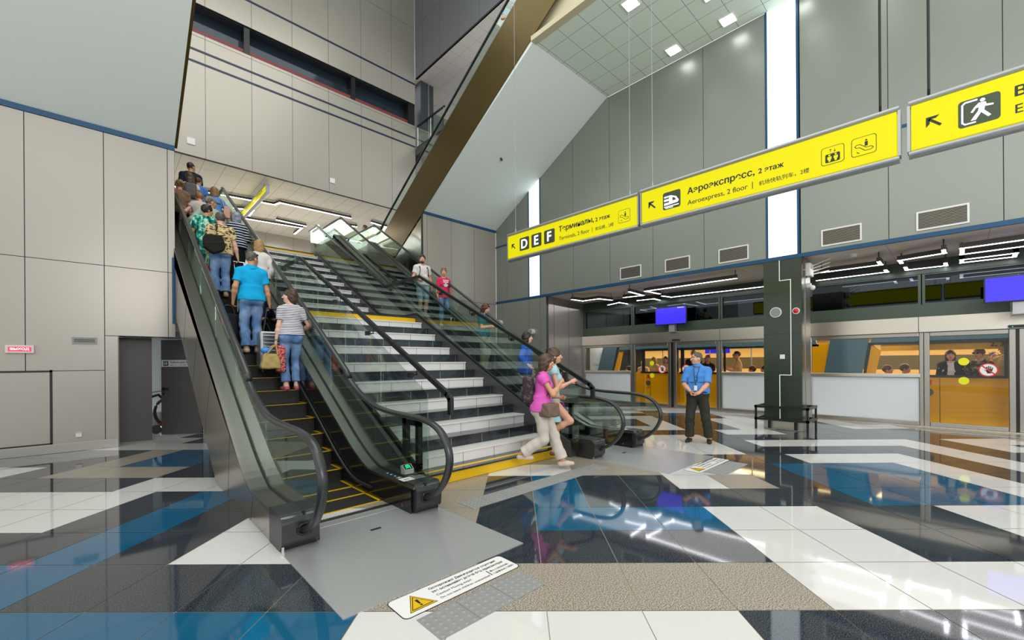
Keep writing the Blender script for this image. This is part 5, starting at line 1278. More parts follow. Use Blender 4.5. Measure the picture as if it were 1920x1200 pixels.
            for sd in ('L', 'R'):
                A = Field(lo-.06, hi+.06, G.h); leg(A, sd, o, t1, .03, g.get('taper', 1.25)); j = J[sd]
                e = j['hip']+(j['knee']-j['hip'])*t1 if t1 <= 1 else j['knee']+(j['ank']-j['knee'])*(t1-1)
                A.cut(e, (j['knee']-j['hip']) if t1 <= 1 else (j['ank']-j['knee'])); hh = np.maximum(.03-np.abs(A.F-G.F), 0)/.03; G.F = np.minimum(A.F, G.F)-hh*hh*.0075
            G.cut(tp((0, 0, g.get('waist', 1.03))), (0, 0, 1)); G.wrinkle(g.get('wr', .005), 42, gi+len(label))
            grown('shorts' if kd == 'shorts' else 'trousers', G, m_, body)
        elif kd == 'skirt':
            zt, zb, rb = 1.06, g['hem'], g.get('flare', .23)
            G.put(lambda X, Y, Z: (np.sqrt((X/s)**2+(Y/s*1.15)**2)-(.145*fat+(rb-.145*fat)*np.clip((zt-Z/s)/(zt-zb), 0, 1)))*.85*s, S_(-.4, -.4, zb-.02), S_(.4, .4, zt+.02), .01)
            G.cut(S_(0, 0, zb), (0, 0, -1)); G.cut(S_(0, 0, zt), (0, 0, 1)); G.wrinkle(.004, 40, 1); grown('skirt', G, m_, body)
    if shoes and lower:
        for sd in ('L', 'R'):
            j = J[sd]; G = Field(np.minimum(j['ank'], j['toe'])-.1, np.maximum(j['ank'], j['toe'])+.1, .009)
            hb = j['ank']+S_(0, -.035, -.05); u = (j['toe']-hb)
            G.cone(hb, hb+u*.55, .042*s, .043*s, .02); G.cone(hb+u*.5, j['toe']-S_(0, .005, 0), .044*s, .032*s, .02); G.cone(j['ank']+S_(0, 0, -.02), hb, .044*s, .042*s, .02)
            G.cut(j['ank']+S_(0, 0, -.084), (0, 0, -1)); G.cut(j['ank']+S_(0, 0, .0), (0, -.3, 1)); grown('shoe', G, shoe_mat(shoes), body)
    body['_s'] = s
    def W(p, headspace=False):
        q = hp(p) if headspace else np.array(p)*s
        a = math.radians(face-90); return Vector((loc[0]+q[0]*math.cos(a)-q[1]*math.sin(a), loc[1]+q[0]*math.sin(a)+q[1]*math.cos(a), loc[2]+q[2]))
    def wr(sd):
        q = J[sd]['wr']; a = math.radians(face-90); d = J[sd]['wr']-J[sd]['el']; d /= np.linalg.norm(d); q = q+d*.09*s
        return Vector((loc[0]+q[0]*math.cos(a)-q[1]*math.sin(a), loc[1]+q[0]*math.sin(a)+q[1]*math.cos(a), loc[2]+q[2]))
    return body, W, wr, hp, tp, s
def on_head_glasses(body, hp, s, z=.085, y=.055, up=True):
    c = MB()
    for sg in (-1, 1): c.tube([hp((sg*.034+.026*math.cos(a), y+.012, z+.018*math.sin(a))) for a in [2*math.pi*i/14 for i in range(14)]], .004, 6, closed=True); c.ball(hp((sg*.034, y+.01, z)), (.024, .006, .018), 0, 10, 6); c.tube([hp((sg*.062, y, z)), hp((sg*.088, -.02, z-.03))], .003, 6)
    o = c.build('sunglasses', 'blackgloss', None, off=(0, 0, 0)); o.parent = body
EST = lambda y: .573+.588*(y-6.48)
G_ = dict
# ---- riders of the crowded escalator
stripe = striped('striped_jersey', '#20253a', '#e4e0e4', 36, 'Z', .85, 0, .38, 0, .2)
p, W, wr, hp, tp, s = person('woman in a striped T-shirt and blue jeans looking back over her shoulder', (2.21, 7.56, 1.172), 92, 1.63, 'f', SKIN3, 1.13, .0105, (68, 2), hands={'L': (-.25, -.02, .84), 'R': (.23, .17, 1.04)}, elbows={'R': (.6, -.8, -.3)},
    garments=[G_(k='shirt', m=stripe, hem=.96, sleeve=.62, o=.02, loose=.012), G_(k='pants', m=JEANS, len=1.86, o=.014, taper=1.5)], hair=('brown', 'messy'), shoes='#c0606e', curl=.6)
on_head_glasses(p, hp, s, .105, .0)
c = MB(); q = np.array([-.248, -.03, .875])*s; c.tube([q+np.array([.032*math.cos(a), .032*math.sin(a), .0]) for a in [2*math.pi*i/14 for i in range(14)]], .007, 6, closed=True); o = c.build('wristband', mat('green_band', '#1d9a63', .5), None, off=(0, 0, 0)); o.parent = p
hL = wr('L')
def soft_bag(name, lab, cat, cen, size, m, handles=None, hm=None, flap=None, taper=.75, parts=()):
    r = thing(name, lab, cat, (cen[0], cen[1], cen[2]-size[2]/2))
    F = Field(np.array(cen)-np.array(size)*.75, np.array(cen)+np.array(size)*.75, .012)
    hx, hy_, hz = np.array(size)/2
    def fn(X, Y, Z):
        t = np.clip((Z-cen[2]+hz)/(2*hz), 0, 1); k = 1+(taper-1)*t
        qx, qy, qz = np.abs(X-cen[0])-hx*k+.03, np.abs(Y-cen[1])-hy_*k+.03, np.abs(Z-cen[2])-hz+.03
        return np.sqrt(np.maximum(qx, 0)**2+np.maximum(qy, 0)**2+np.maximum(qz, 0)**2)+np.minimum(np.maximum(np.maximum(qx, qy), qz), 0)-.03
    F.put(fn, np.array(cen)-np.array(size)/2, np.array(cen)+np.array(size)/2, .01); F.wrinkle(.005, 60, 3)
    b = grown('bag_body', F, m); b.data.transform(Matrix.Translation(-r.location)); b.parent = r
    if handles:
        for h in handles:
            c = MB(); c.tube(smoothpath([tuple(x) for x in h], 4), .009, 8); c.build('handle', hm or m, r)
    return r
bx = (hL.x-.085, hL.y-.06, hL.z-.26)
soft_bag('handbag', 'beige tote handbag hanging from the striped woman\'s hand', 'bag', bx, (.3, .14, .24), fabric('beige_canvas', '#b39c63'), [[(bx[0]-.08, bx[1], bx[2]+.11), (hL.x-.02, hL.y, hL.z), (bx[0]+.1, bx[1], bx[2]+.11)], [(bx[0]-.07, bx[1]-.05, bx[2]+.1), (hL.x-.01, hL.y-.03, hL.z-.01), (bx[0]+.09, bx[1]-.05, bx[2]+.1)]], taper=.7)
gb = (hL.x+.07, hL.y-.02, hL.z-.22)
soft_bag('gift_bag', 'crinkled red and gold plastic bag beside the beige handbag', 'bag', gb, (.15, .12, .42), noisy('shiny_gift_wrap', [(.35, '#a32c3e'), (.5, '#d78a7c'), (.6, '#7c2b30'), (.72, '#caa87c')], 22), [[(gb[0]-.03, gb[1], gb[2]+.19), (hL.x, hL.y, hL.z+.01), (gb[0]+.03, gb[1], gb[2]+.19)]], taper=.85)
c = MB(); c.ball((hL.x-.14, hL.y-.03, hL.z-.09), (.08, .05, .05), 0, 10, 7); o = c.build('plastic_pouch', mat('blue_plastic', '#3f86d6', .3)); tag(o, 'small bright blue plastic pouch above the beige handbag', 'pouch')
polo = fabric('turquoise_pique', '#15a6dc', .08)
p, W, wr, hp, tp, s = person('man in a turquoise polo shirt and jeans with cropped grey hair', (1.88, 8.62, 1.80), 92, 1.77, 'm', SKIN2, 1.06, .0105, (-52, -2), hands={'L': (-.26, .06, .90), 'R': (.28, .0, .87)},
    garments=[G_(k='shirt', m=polo, hem=.90, sleeve=.66, o=.02, loose=.015, collar=polo), G_(k='pants', m=JEANS, o=.016, taper=1.55, wr=.007)], hair=('grey', 'crop'), shoes='#c4b59c', curl=.9)
on_head_glasses(p, hp, s, .075, .05)
hT = wr('R')
def suitcase(lab, cx, cy, z, w_, d_, h_, m, hand=None, ribs=0, hmat='black', wrap=None, ang=0):
    r = thing('suitcase', lab, 'suitcase', (cx, cy, z))
    c = MB(); c.box(cx-w_/2, cx+w_/2, cy-d_/2, cy+d_/2, z+.05, z+h_); b = c.build('shell', m, r, bevel=.04, seg=4)
    if ribs:
        c = MB()
        for i in range(ribs): zz = z+.12+(h_-.2)*i/(ribs-1); c.tube([(cx-w_/2+.05, cy-d_/2-.004, zz), (cx+w_/2-.05, cy-d_/2-.004, zz)], .016, 8)
        c.build('ridge', m, r)
    else:
        c = MB(); c.tube([(cx-w_/2+.05, cy-d_/2-.004, z+.1), (cx-w_/2+.05, cy-d_/2-.004, z+h_-.06), (cx-w_/2+.12, cy-d_/2-.004, z+h_-.04), (cx+w_/2-.12, cy-d_/2-.004, z+h_-.04), (cx+w_/2-.05, cy-d_/2-.004, z+h_-.06), (cx+w_/2-.05, cy-d_/2-.004, z+.1)], .011, 8); c.build('piping', 'signgrey', r)
        c = MB(); c.box(cx-w_/2+.07, cx+w_/2-.07, cy-d_/2-.018, cy-d_/2, z+.12, z+h_*.62); c.build('front_pocket', m, r, bevel=.012)
    for sx in (-1, 1):
        for sy in (-1, 1):
            c = MB(); c.cyl((cx+sx*(w_/2-.04)-.012, cy+sy*(d_/2-.04), z+.03), (cx+sx*(w_/2-.04)+.012, cy+sy*(d_/2-.04), z+.03), .03, 14); c.build('caster', 'rubber', r)
    if hand is not None:
        hx_, hy_, hz_ = hand; c = MB()
        for sx in (-1, 1): c.cyl((cx+sx*.1, cy+d_/2-.05, z+h_-.02), (hx_+sx*.09, hy_, hz_-.01), .011, 8)
        c.tube([(hx_-.1, hy_, hz_-.01), (hx_+.1, hy_, hz_-.01)], .015, 8); c.build('trolley_handle', hmat, r)
    return r
foil = mat('wrapped_silver_shell', '#a9adb0', .2, .7, noise=.25, nscale=9)
suitcase('large silver ribbed suitcase wrapped in film between the turquoise man and striped woman', 2.06, 8.12, EST(7.97), .40, .26, .70, foil, (2.16, 8.42, hT.z-.01), 9)
r = thing('duffel_bag', 'black duffel bag with a pink tag standing in front of the turquoise man', 'bag', (1.56, 8.98, 2.0))
c = MB(); c.box(1.42, 1.74, 8.86, 9.12, 2.01, 2.5); c.build('bag_body', fabric('black_nylon', '#25272a', .2), r, bevel=.06, seg=4); c = MB(); c.tube(smoothpath([(1.48, 8.9, 2.48), (1.52, 8.9, 2.62), (1.64, 8.9, 2.62), (1.68, 8.9, 2.48)], 4), .014, 8); c.build('handle', 'black', r)
c = MB(); c.box(1.46, 1.49, 8.84, 8.86, 2.26, 2.40); c.build('luggage_tag', mat('pink_tag', '#e8436f', .5), r)
camo = noisy('desert_camouflage', [(.0, '#4a3b29'), (.42, '#8a7350'), (.47, '#d9c08d'), (.60, '#e2cf9f'), (.68, '#c2a673')], 17, (1, 1, 1.9))
p, W, wr, hp, tp, s = person('man in a sand camouflage T-shirt and jeans with a black shoulder bag', (1.76, 10.62, 3.0), 92, 1.75, 'm', SKIN3, 1.12, .0115, (-8, -4), hands={'L': (-.2, .22, .98), 'R': (.31, .02, .88)},
    garments=[G_(k='shirt', m=camo, hem=.88, sleeve=.6, o=.024, loose=.03), G_(k='pants', m=JEANS, o=.018, taper=1.6)], hair=('grey', 'short'), shoes='#a8916c', curl=1.0)
hC = wr('R')
suitcase('black upright suitcase with silver piping held by the camouflage man', 2.05, 10.02, EST(9.83), .36, .24, .60, fabric('black_suitcase_cloth', '#1f2224', .15), (hC.x, hC.y, hC.z), 0, 'chrome')
r = thing('shoulder_bag', 'black shoulder bag on the back of the camouflage man', 'bag', (1.62, 10.4, 3.85))
c = MB(); c.add([(1.42, 10.44, 4.14), (1.43, 10.44, 3.93), (1.6, 10.44, 3.82), (1.78, 10.44, 3.92), (1.8, 10.44, 4.02), (1.74, 10.44, 4.22), (1.47, 10.44, 4.2), (1.42, 10.3, 4.14), (1.43, 10.3, 3.93), (1.6, 10.3, 3.82), (1.78, 10.3, 3.92), (1.8, 10.3, 4.02), (1.74, 10.3, 4.22), (1.47, 10.3, 4.2)], [tuple(range(7)), tuple(range(13, 6, -1))]+[((i+1) % 7, i, 7+i, 7+(i+1) % 7) for i in range(7)])
c.build('bag_body', fabric('black_bag_cloth', '#22251f', .15), r, bevel=.03, seg=3)
c = MB(); c.tube([(1.47, 10.28, 4.02), (1.62, 10.27, 4.04), (1.75, 10.28, 4.08)], .006, 6); c.build('zip', 'black', r)
c = MB(); c.tube([(1.66, 10.38, 4.2), (1.66, 10.44, 4.42), (1.68, 10.58, 4.50), (1.7, 10.72, 4.38)], .022, 8, 0, flat=.005); c.build('strap', 'black', r)
green = noisy('green_tropical_print', [(.0, '#123f45'), (.4, '#1f7d74'), (.5, '#5cc3a4'), (.58, '#d7e6cf'), (.64, '#2b8a83')], 10, (1.4, 1, .8))
p, W, wr, hp, tp, s = person('woman in a long green patterned dress with dark pinned up hair', (1.60, 11.2, 3.35), 88, 1.68, 'f', SKIN2, 1.1, .0125, (-66, -4), hands={'L': (-.22, .16, .98)}, garments=[G_(k='dress', m=green, hem=.2, flare=.25, sleeve=.8, o=.03, so=.03)], hair=('dark', 'up'), shoes='#6a4a3a')
on_head_glasses(p, hp, s, .11, .02)
soft_bag('tote_bag', 'red cloth bag with cream handles hanging at the green dress woman\'s side', 'bag', (1.6, 10.85, 3.5), (.26, .18, .3), fabric('red_cloth', '#b91d27', .1), [[(1.52, 10.8, 3.62), (1.55, 10.8, 3.85), (1.6, 10.8, 3.88), (1.63, 10.8, 3.6)], [(1.58, 10.9, 3.62), (1.6, 10.86, 3.86), (1.65, 10.9, 3.86), (1.7, 10.9, 3.6)]], fabric('cream_webbing', '#d8c88c'), taper=.8)
navy = striped('navy_white_stripe', '#1a2236', '#dfe3e8', 17, 'Z', .85, 0, .7, 0, .2)
p, W, wr, hp, tp, s = person('woman in a navy striped top with a grey headscarf beside the handrail', (2.2, 11.4, 3.46), 88, 1.6, 'f', SKIN3, 1.1, .0125, (-6, 0), hands={'R': (.2, .2, 1.0)}, garments=[G_(k='shirt', m=navy, hem=.85, sleeve=1.4, o=.024, loose=.02), G_(k='skirt', m=fabric('black_skirt_cloth', '#17171a'), hem=.12, flare=.22)], hair=(noisy('grey_scarf', [(.3, '#6d7680'), (.6, '#9aa4ad')], 14, (1, 1, 1), False), 'bob'), shoes='#222222')
white = fabric('white_cotton', '#d9d4cf', .06)
p, W, wr, hp, tp, s = person('blonde woman in a white blouse and navy trousers ahead of the turquoise man', (2.24, 9.62, 2.42), 88, 1.64, 'f', SKIN3, .98, .0115, (-24, 0), hands={'R': (.2, .12, .98), 'L': (-.2, .16, 1.0)}, garments=[G_(k='shirt', m=white, hem=.93, sleeve=1.9, o=.022, loose=.02), G_(k='pants', m=fabric('navy_cloth', '#1b2145'), o=.015)], hair=('blond', 'bob'), shoes='#2a2530')
c = MB()
for x in (-.075, -.1): c.tube([tp((x, -.135, 1.12)), tp((x-.005, -.14, 1.3)), tp((x, -.09, 1.46)), tp((x+.01, .05, 1.42))], .012, 6, 0, flat=.004)
o = c.build('strap', 'ink', None, off=(0, 0, 0)); o.parent = p
blue = fabric('sky_blue_cotton', '#5b8fd0', .1)
p, W, wr, hp, tp, s = person('woman in a light blue top with bobbed brown hair holding the right handrail', (2.02, 12.95, 4.38), 85, 1.67, 'f', SKIN, 1.05, .0125, (-10, -2), hands={'R': (.40, .14, 1.02), 'L': (-.2, .15, 1.0)}, garments=[G_(k='shirt', m=blue, hem=.9, sleeve=.7, o=.024, loose=.02), G_(k='pants', m=fabric('dark_cloth', '#1c1d22'), o=.015)], hair=('light', 'bob'), shoes='#222222')
a = W((.17, -.17, 1.12)); soft_bag('shoulder_bag', 'pale pink shoulder bag behind the light blue top', 'bag', (a.x+.08, a.y-.02, a.z-.02), (.16, .1, .30), fabric('pink_leather', '#d8a398', .08), [[(a.x+.03, a.y-.02, a.z+.1), (a.x-.02, a.y+.02, a.z+.3), (a.x+.02, a.y+.16, a.z+.3)]], taper=.8)
p, W, wr, hp, tp, s = person('ginger haired woman in a sheer white blouse leaning on the left handrail', (1.66, 12.45, 4.09), 95, 1.6, 'f', SKIN3, 1.1, .0125, (0, -22), hands={'L': (-.33, .15, 1.05), 'R': (.15, .2, 1.05)}, garments=[G_(k='shirt', m=fabric('sheer_white', '#cfc3bc', .06), hem=.88, sleeve=.4, o=.024, loose=.025), G_(k='pants', m=fabric('black_cloth', '#1a1a1c'), o=.015)], hair=('ginger', 'up'), shoes='#222222')
on_head_glasses(p, hp, s, .1, .01)
olive = fabric('pale_green_cotton', '#a9b5a0', .08)
p, W, wr, hp, tp, s = person('man in an olive cap and pale green shirt with his arm on the left handrail', (1.74, 11.66, 3.62), 95, 1.74, 'm', SKIN2, 1.05, .0125, (-68, 0), hands={'L': (-.43, .12, 1.06), 'R': (.2, .2, 1.0)}, elbows={'L': (-.3, -.6, -.5)}, garments=[G_(k='shirt', m=olive, hem=.85, sleeve=1.85, o=.026, loose=.035), G_(k='pants', m=fabric('black_cloth_b', '#17171a'), o=.016)], hair=('grey', 'crop'), shoes='#333333')
Gc = Field(hp((-.2, -.2, -.1))-.2, hp((.2, .2, .2))+.2, .01); Rq = rotz(math.radians(-68)); Gc.ell(hp((0, -.012, .035)), np.array([.09, .11, .095])*s, .02, False, Rq); Gc.ell(hp((0, .13, .035)), np.array([.075, .08, .014])*s, .02, False, Rq); Gc.put(lambda X, Y, Z: Z-hp((0, 0, .03))[2]+0*X+0*Y, hp((-.3, -.3, -.2))-.1, hp((.3, .3, .03)), .005, True); grown('cap', Gc, fabric('olive_cap_cloth', '#8d8b66'), p)
p, W, wr, hp, tp, s = person('short haired boy in a blue shirt with backpack straps near the top', (1.86, 14.25, 5.14), 88, 1.52, 'm', SKIN2, .95, .013, (-20, 0), hands={'R': (.2, .12, 1.0)}, garments=[G_(k='shirt', m=fabric('boy_blue', '#4a7dc4', .1), hem=.88, sleeve=.6, o=.022, loose=.015), G_(k='shorts', m=fabric('grey_shorts', '#55585c'), len=.9)], hair=('brown', 'crop'), shoes='#444444')
p, W, wr, hp, tp, s = person('long haired brunette in a white top wearing a grey backpack', (1.62, 13.8, 4.88), 88, 1.69, 'f', SKIN2, 1.0, .0125, (6, 0), hands={'L': (-.22, .02, .9)}, garments=[G_(k='shirt', m=fabric('white_top', '#ddd6d4', .05), hem=.88, sleeve=.25, o=.02, loose=.01), G_(k='pants', m=fabric('dark_red_cloth', '#4a2b2c'), o=.014)], hair=('brown', 'long'), shoes='#333333')
def backpack(lab, W, z, w_, h_, d_, m, y=-.2, x=0, tilt=0):
    pts = [W((x+sx*w_/2, y+sy*d_/2, z+sz*h_/2)) for sz in (-1, 1) for sy in (-1, 1) for sx in (-1, 1)]
    cen = sum(pts, Vector())/8; r = thing('backpack', lab, 'backpack', tuple(cen))
    c = MB(); c.add(pts, [(0, 2, 3, 1), (4, 5, 7, 6), (0, 1, 5, 4), (2, 6, 7, 3), (0, 4, 6, 2), (1, 3, 7, 5)]); c.build('pack_body', m, r, bevel=.05, seg=4)
    c = MB(); pp = [W((x+sx*w_*.36, y-d_*.5-.02*sy-.002, z-h_*.12+sz*h_*.26)) for sz in (-1, 1) for sy in (1, -1) for sx in (-1, 1)]
    c.add(pp, [(0, 2, 3, 1), (4, 5, 7, 6), (0, 1, 5, 4), (2, 6, 7, 3), (0, 4, 6, 2), (1, 3, 7, 5)]); c.build('front_pocket', m, r, bevel=.02)
    for sx in (-1, 1):
        c = MB(); c.tube(smoothpath([tuple(W(q)) for q in ((sx*.09, y+d_*.4, z+h_*.42), (sx*.11, -.03, 1.475), (sx*.115, .11, 1.38), (sx*.13, .12, 1.22), (sx*.16, .02, 1.08), (sx*.13, y+d_*.4, z-h_*.35))], 4), .017, 6, 0, flat=.006); c.build('strap', m, r)
    return r
backpack('grey backpack worn by the long haired brunette', W, 1.22, .28, .4, .16, fabric('grey_nylon', '#6a6767', .15), -.2)
person('black haired man in a dark navy shirt at the top of the rising escalator', (1.74, 14.6, 5.35), 88, 1.8, 'm', SKIN2, 1.0, .0125, (-40, 0), garments=[G_(k='shirt', m=fabric('dark_navy', '#222a36'), hem=.88, sleeve=.7, o=.022, loose=.02), G_(k='pants', m=fabric('black_cloth_c', '#1a1a1c'), o=.015)], hair=('dark', 'crop'), shoes='#222222')
person('woman with brown hair half hidden behind the end of the left wall', (1.34, 13.05, 4.43), 88, 1.64, 'f', SKIN3, 1.0, .0135, (20, 0), garments=[G_(k='shirt', m=fabric('brown_top', '#8a6a55'), hem=.88, sleeve=.6, o=.022), G_(k='pants', m=fabric('black_cloth_d', '#1a1a1c'), o=.015)], hair=('light', 'bun'), shoes='#222222')
# ---- riders coming down the far escalator
EST2 = lambda y: .573+.588*(y-.17-6.48)
p, W, wr, hp, tp, s = person('bearded man in a white T-shirt and pale denim shorts', (6.62, 10.65, EST2(10.6)), 262, 1.79, 'm', SKIN, 1.04, .0115, (-22, 0), hands={'R': (.2, .2, 1.02), 'L': (-.26, .04, .9)}, garments=[G_(k='shirt', m=white, hem=.9, sleeve=.6, o=.022, loose=.02), G_(k='shorts', m=DENIM_L, len=.95, o=.022)], hair=('dark', 'short'), shoes='#d8d6d0')
Gb = Field(hp((-.15, -.15, -.2))-.1, hp((.15, .2, 0))+.1, .008); Rb = rotz(math.radians(-22)); Gb.ell(hp((0, .044, -.084)), np.array([.052, .048, .044])*s, .02, False, Rb); Gb.ell(hp((0, .088, -.062)), np.array([.026, .03, .012])*s, .005, True, Rb); Gb.put(lambda X, Y, Z: hp((0, 0, -.045))[2]-Z+0*X+0*Y, hp((-.2, -.2, -.045)), hp((.2, .2, .1)), .004, True); grown('beard', Gb, HAIRS['dark'], p)
backpack('navy backpack with straps over the white T-shirt', W, 1.2, .3, .42, .16, fabric('navy_nylon', '#1d2540'), -.21)
c = MB(); q = np.array([.2, .19, 1.03])*s; c.tube([q+np.array([.03*math.cos(a), .012*math.cos(a), .03*math.sin(a)]) for a in [2*math.pi*i/12 for i in range(12)]], .011, 6, closed=True); o = c.build('wristwatch', 'black', None, off=(0, 0, 0)); o.parent = p
pink = fabric('raspberry_cotton', '#cf3158', .08)
p, W, wr, hp, tp, s = person('slim woman in a raspberry pink T-shirt with white print and jeans', (7.06, 10.22, EST2(10.15)), 258, 1.66, 'f', SKIN, .95, .0115, (-18, 0), hands={'L': (-.22, .06, .88), 'R': (.22, .06, .88)}, garments=[G_(k='shirt', m=pink, hem=.86, sleeve=.66, o=.02, loose=.012, n='tshirt'), G_(k='pants', m=JEANS, len=1.75, o=.012)], hair=('light', 'up'), shoes='#e2e0dc')
on_head_glasses(p, hp, s, .09, .045)
for k, (t_, z, w_) in enumerate((('SOMEBODY', 1.36, .17), ('LOVES', 1.31, .15), ('ME', 1.265, .06), ('very much', 1.225, .14), ('always', 1.19, .09))):
    a = math.radians(258-90); xd_ = Vector((-math.cos(a), -math.sin(a), 0)); side_ = Vector((math.cos(a), math.sin(a), 0))
    o_ = W((0, .17 if k < 2 else .158, z))+side_*(w_/2); tx_ = text('~~~~~~' if k != 1 else '~~~~', 'lettering', None, o_, xd_, (0, 0, 1), w_, .03, 'label', .03, .002)
    tx_.parent = p; tx_.matrix_parent_inverse = (Matrix.Translation(p.location) @ Matrix.Rotation(a, 4, 'Z')).inverted()
teal = fabric('teal_cotton', '#1f6a72', .1)
p, W, wr, hp, tp, s = person('auburn haired woman in a teal T-shirt looking down at her phone', (6.78, 8.12, EST2(8.05)), 292, 1.65, 'f', SKIN, 1.05, .0115, (0, -22), hands={'L': (-.06, .27, 1.16), 'R': (.08, .27, 1.15)}, garments=[G_(k='shirt', m=teal, hem=.9, sleeve=.7, o=.022, loose=.015), G_(k='pants', m=fabric('khaki_cloth', '#8b8a6a'), o=.018)], hair=('auburn', 'bob'), shoes='#555555', curl=.8)
a = W((.01, .32, 1.20)); c = MB(); c.box(a.x-.035, a.x+.035, a.y-.06, a.y+.06, a.z-.005, a.z+.005); o = c.build('phone', 'black'); tag(o, 'black phone in the hands of the woman in teal', 'phone')
p, W, wr, hp, tp, s = person('dark haired woman in an open blue cardigan holding the escalator handrail', (6.74, 6.64, EST2(6.6)), 300, 1.7, 'f', SKIN3, 1.0, .0115, (8, 0), lean=(.03, .04), hands={'R': (.42, .18, 1.02), 'L': (-.24, .1, .9)}, elbows={'R': (.4, -1, .1)}, garments=[G_(k='shirt', m=fabric('khaki_top', '#7d7f62'), hem=.85, sleeve=.2, o=.014), G_(k='jacket', m=fabric('royal_blue_knit', '#2763c4', .1), hem=.84, sleeve=1.85, o=.028, loose=.02), G_(k='pants', m=fabric('jeans_dark', '#33486c'), o=.014)], hair=('dark', 'bob'), shoes='#444444')
p, W, wr, hp, tp, s = person('woman with a dark hair bun and sunglasses on her head near the newel', (7.0, 6.15, EST2(6.1)), 285, 1.62, 'f', SKIN, 1.0, .0115, (-12, -6), hands={'R': (.18, .22, 1.05)}, garments=[G_(k='shirt', m=fabric('black_top', '#222226'), hem=.88, sleeve=.4, o=.02), G_(k='pants', m=fabric('black_cloth_e', '#1c1c20'), o=.014)], hair=('dark', 'topbun'), shoes='#333333')
on_head_glasses(p, hp, s, .095, .04)
# ---- two women stepping off the stairs
mag = fabric('magenta_jersey', '#dc5fb6', .1)
p, W, wr, hp, tp, s = person('woman in a magenta top and beige trousers striding off the stairs', (4.70, 4.30, .0), 312, 1.70, 'f', SKIN2, 1.08, .0105, (0, -4), lean=(.0, .05), hands={'R': (.12, .30, 1.34), 'L': (-.08, .28, 1.1)}, elbows={'R': (.5, -.3, -1), 'L': (-.4, -.6, -.6)},
    feet={'R': (.06, -.30, .25), 'L': (-.03, .34, .095)}, knees={'R': (.1, 1, .1), 'L': (-.1, 1, .1)}, garments=[G_(k='shirt', m=mag, hem=.9, sleeve=.28, o=.02, loose=.02, neck=.09), G_(k='pants', m=fabric('beige_linen', '#cdc5b7', .08), o=.022, taper=1.5)], hair=('brown', 'bob'), shoes='#cbb9a8', curl=.9)
backpack('dark patterned backpack on the magenta top woman', W, 1.22, .27, .42, .17, noisy('patterned_nylon', [(.35, '#3b3338'), (.55, '#5d5057'), (.7, '#2b262a')], 20), -.2)
a = W((.16, .12, .93)); soft_bag('crossbody_bag', 'taupe crossbody bag on the hip of the magenta top woman', 'bag', tuple(a), (.26, .22, .2), fabric('taupe_leather', '#776558', .1), [[tuple(W((.12, .1, 1.02))), tuple(W((.1, .15, 1.3))), tuple(W((-.06, .05, 1.49))), tuple(W((-.1, -.1, 1.4)))]], taper=.9)
a = W((.10, .36, 1.42)); c = MB(); c.box(a.x-.02, a.x+.02, a.y-.04, a.y+.04, a.z-.07, a.z+.07); o = c.build('phone', 'black'); tag(o, 'dark phone held up by the magenta top woman', 'phone')
aqua = fabric('pale_aqua_cotton', '#a5cdd0', .06)
p, W, wr, hp, tp, s = person('long haired woman in a pale aqua dress walking behind the magenta top', (5.12, 4.47, .1), 314, 1.70, 'f', SKIN, .95, .0105, (4, 0), lean=(0, .04), hands={'R': (.16, .30, 1.22), 'L': (-.2, .1, .9)}, elbows={'R': (.4, -.5, -1)}, feet={'R': (.08, -.06, .40), 'L': (-.08, .05, .085)}, knees={'R': (.05, 1, .2), 'L': (-.05, 1, 0)},
    garments=[G_(k='dress', m=aqua, hem=.58, flare=.21, sleeve=.2, o=.02)], hair=('brown', 'long'), shoes='#7a4a3a', curl=.8)
a = W((-.1, .2, .60)); soft_bag('tote_bag', 'small purple bag behind the knees of the aqua dress', 'bag', (a.x, a.y, a.z), (.16, .1, .22), fabric('purple_cloth', '#7a3f94', .1), [[(a.x-.04, a.y, a.z+.1), (a.x, a.y, a.z+.28), (a.x+.04, a.y, a.z+.1)]])
# ---- the guard
shirtb = fabric('uniform_blue', '#4f8fd8', .06)
p, W, wr, hp, tp, s = person('guard in a short sleeved blue uniform shirt and black trousers', (8.44, 3.56, 0), 193, 1.755, 'm', SKIN, 1.14, .0095, (-52, 0), hands={'R': (.085, .235, 1.0), 'L': (-.06, .25, .975)}, elbows={'R': (1, -.5, -.3), 'L': (-1, -.5, -.3)}, palm={'R': (-.8, .35, -.3), 'L': (.75, .3, -.45)},
    feet={'R': (.15, .02, .085), 'L': (-.2, -.02, .085)}, garments=[G_(k='pants', m=fabric('black_wool', '#33342d', .1), o=.022, taper=1.4, wr=.006), G_(k='shirt', m=shirtb, hem=.96, sleeve=.86, o=.018, so=.012, loose=.02, wr=.005, collar=shirtb)], hair=('grey', 'crop'), shoes='#1d1c1a', curl=.75)
def pbuild(c, name, m, par): o = c.build(name, m, None, off=(0, 0, 0)); o.parent = par; return o
for sg in (-1, 1):
    c = MB(); a, b_ = tp((sg*.085, -.02, 1.462)), tp((sg*.17, -.02, 1.448)); c.tube([a, b_], .034*s, 8, 0, flat=.008, side=(0, 1, 0)); e = pbuild(c, 'epaulette', 'black', p)
    c = MB(); c.tube([a*.35+b_*.65+np.array([0, 0, .004]), a*.1+b_*.9+np.array([0, 0, .004])], .028*s, 8, 0, flat=.008, side=(0, 1, 0)); pbuild(c, 'epaulette_stripe', mat('epaulette_yellow', '#e0d23c', .5), e)
    c = MB(); q = tp((sg*.085, .163, 1.245)); c.box(q[0]-.05, q[0]+.05, q[1]-.012, q[1]+.006, q[2]-.055, q[2]+.045); c.box(q[0]-.052, q[0]+.052, q[1]-.012, q[1]+.011, q[2]+.03, q[2]+.055); pbuild(c, 'chest_pocket', shirtb, p)
c = MB()
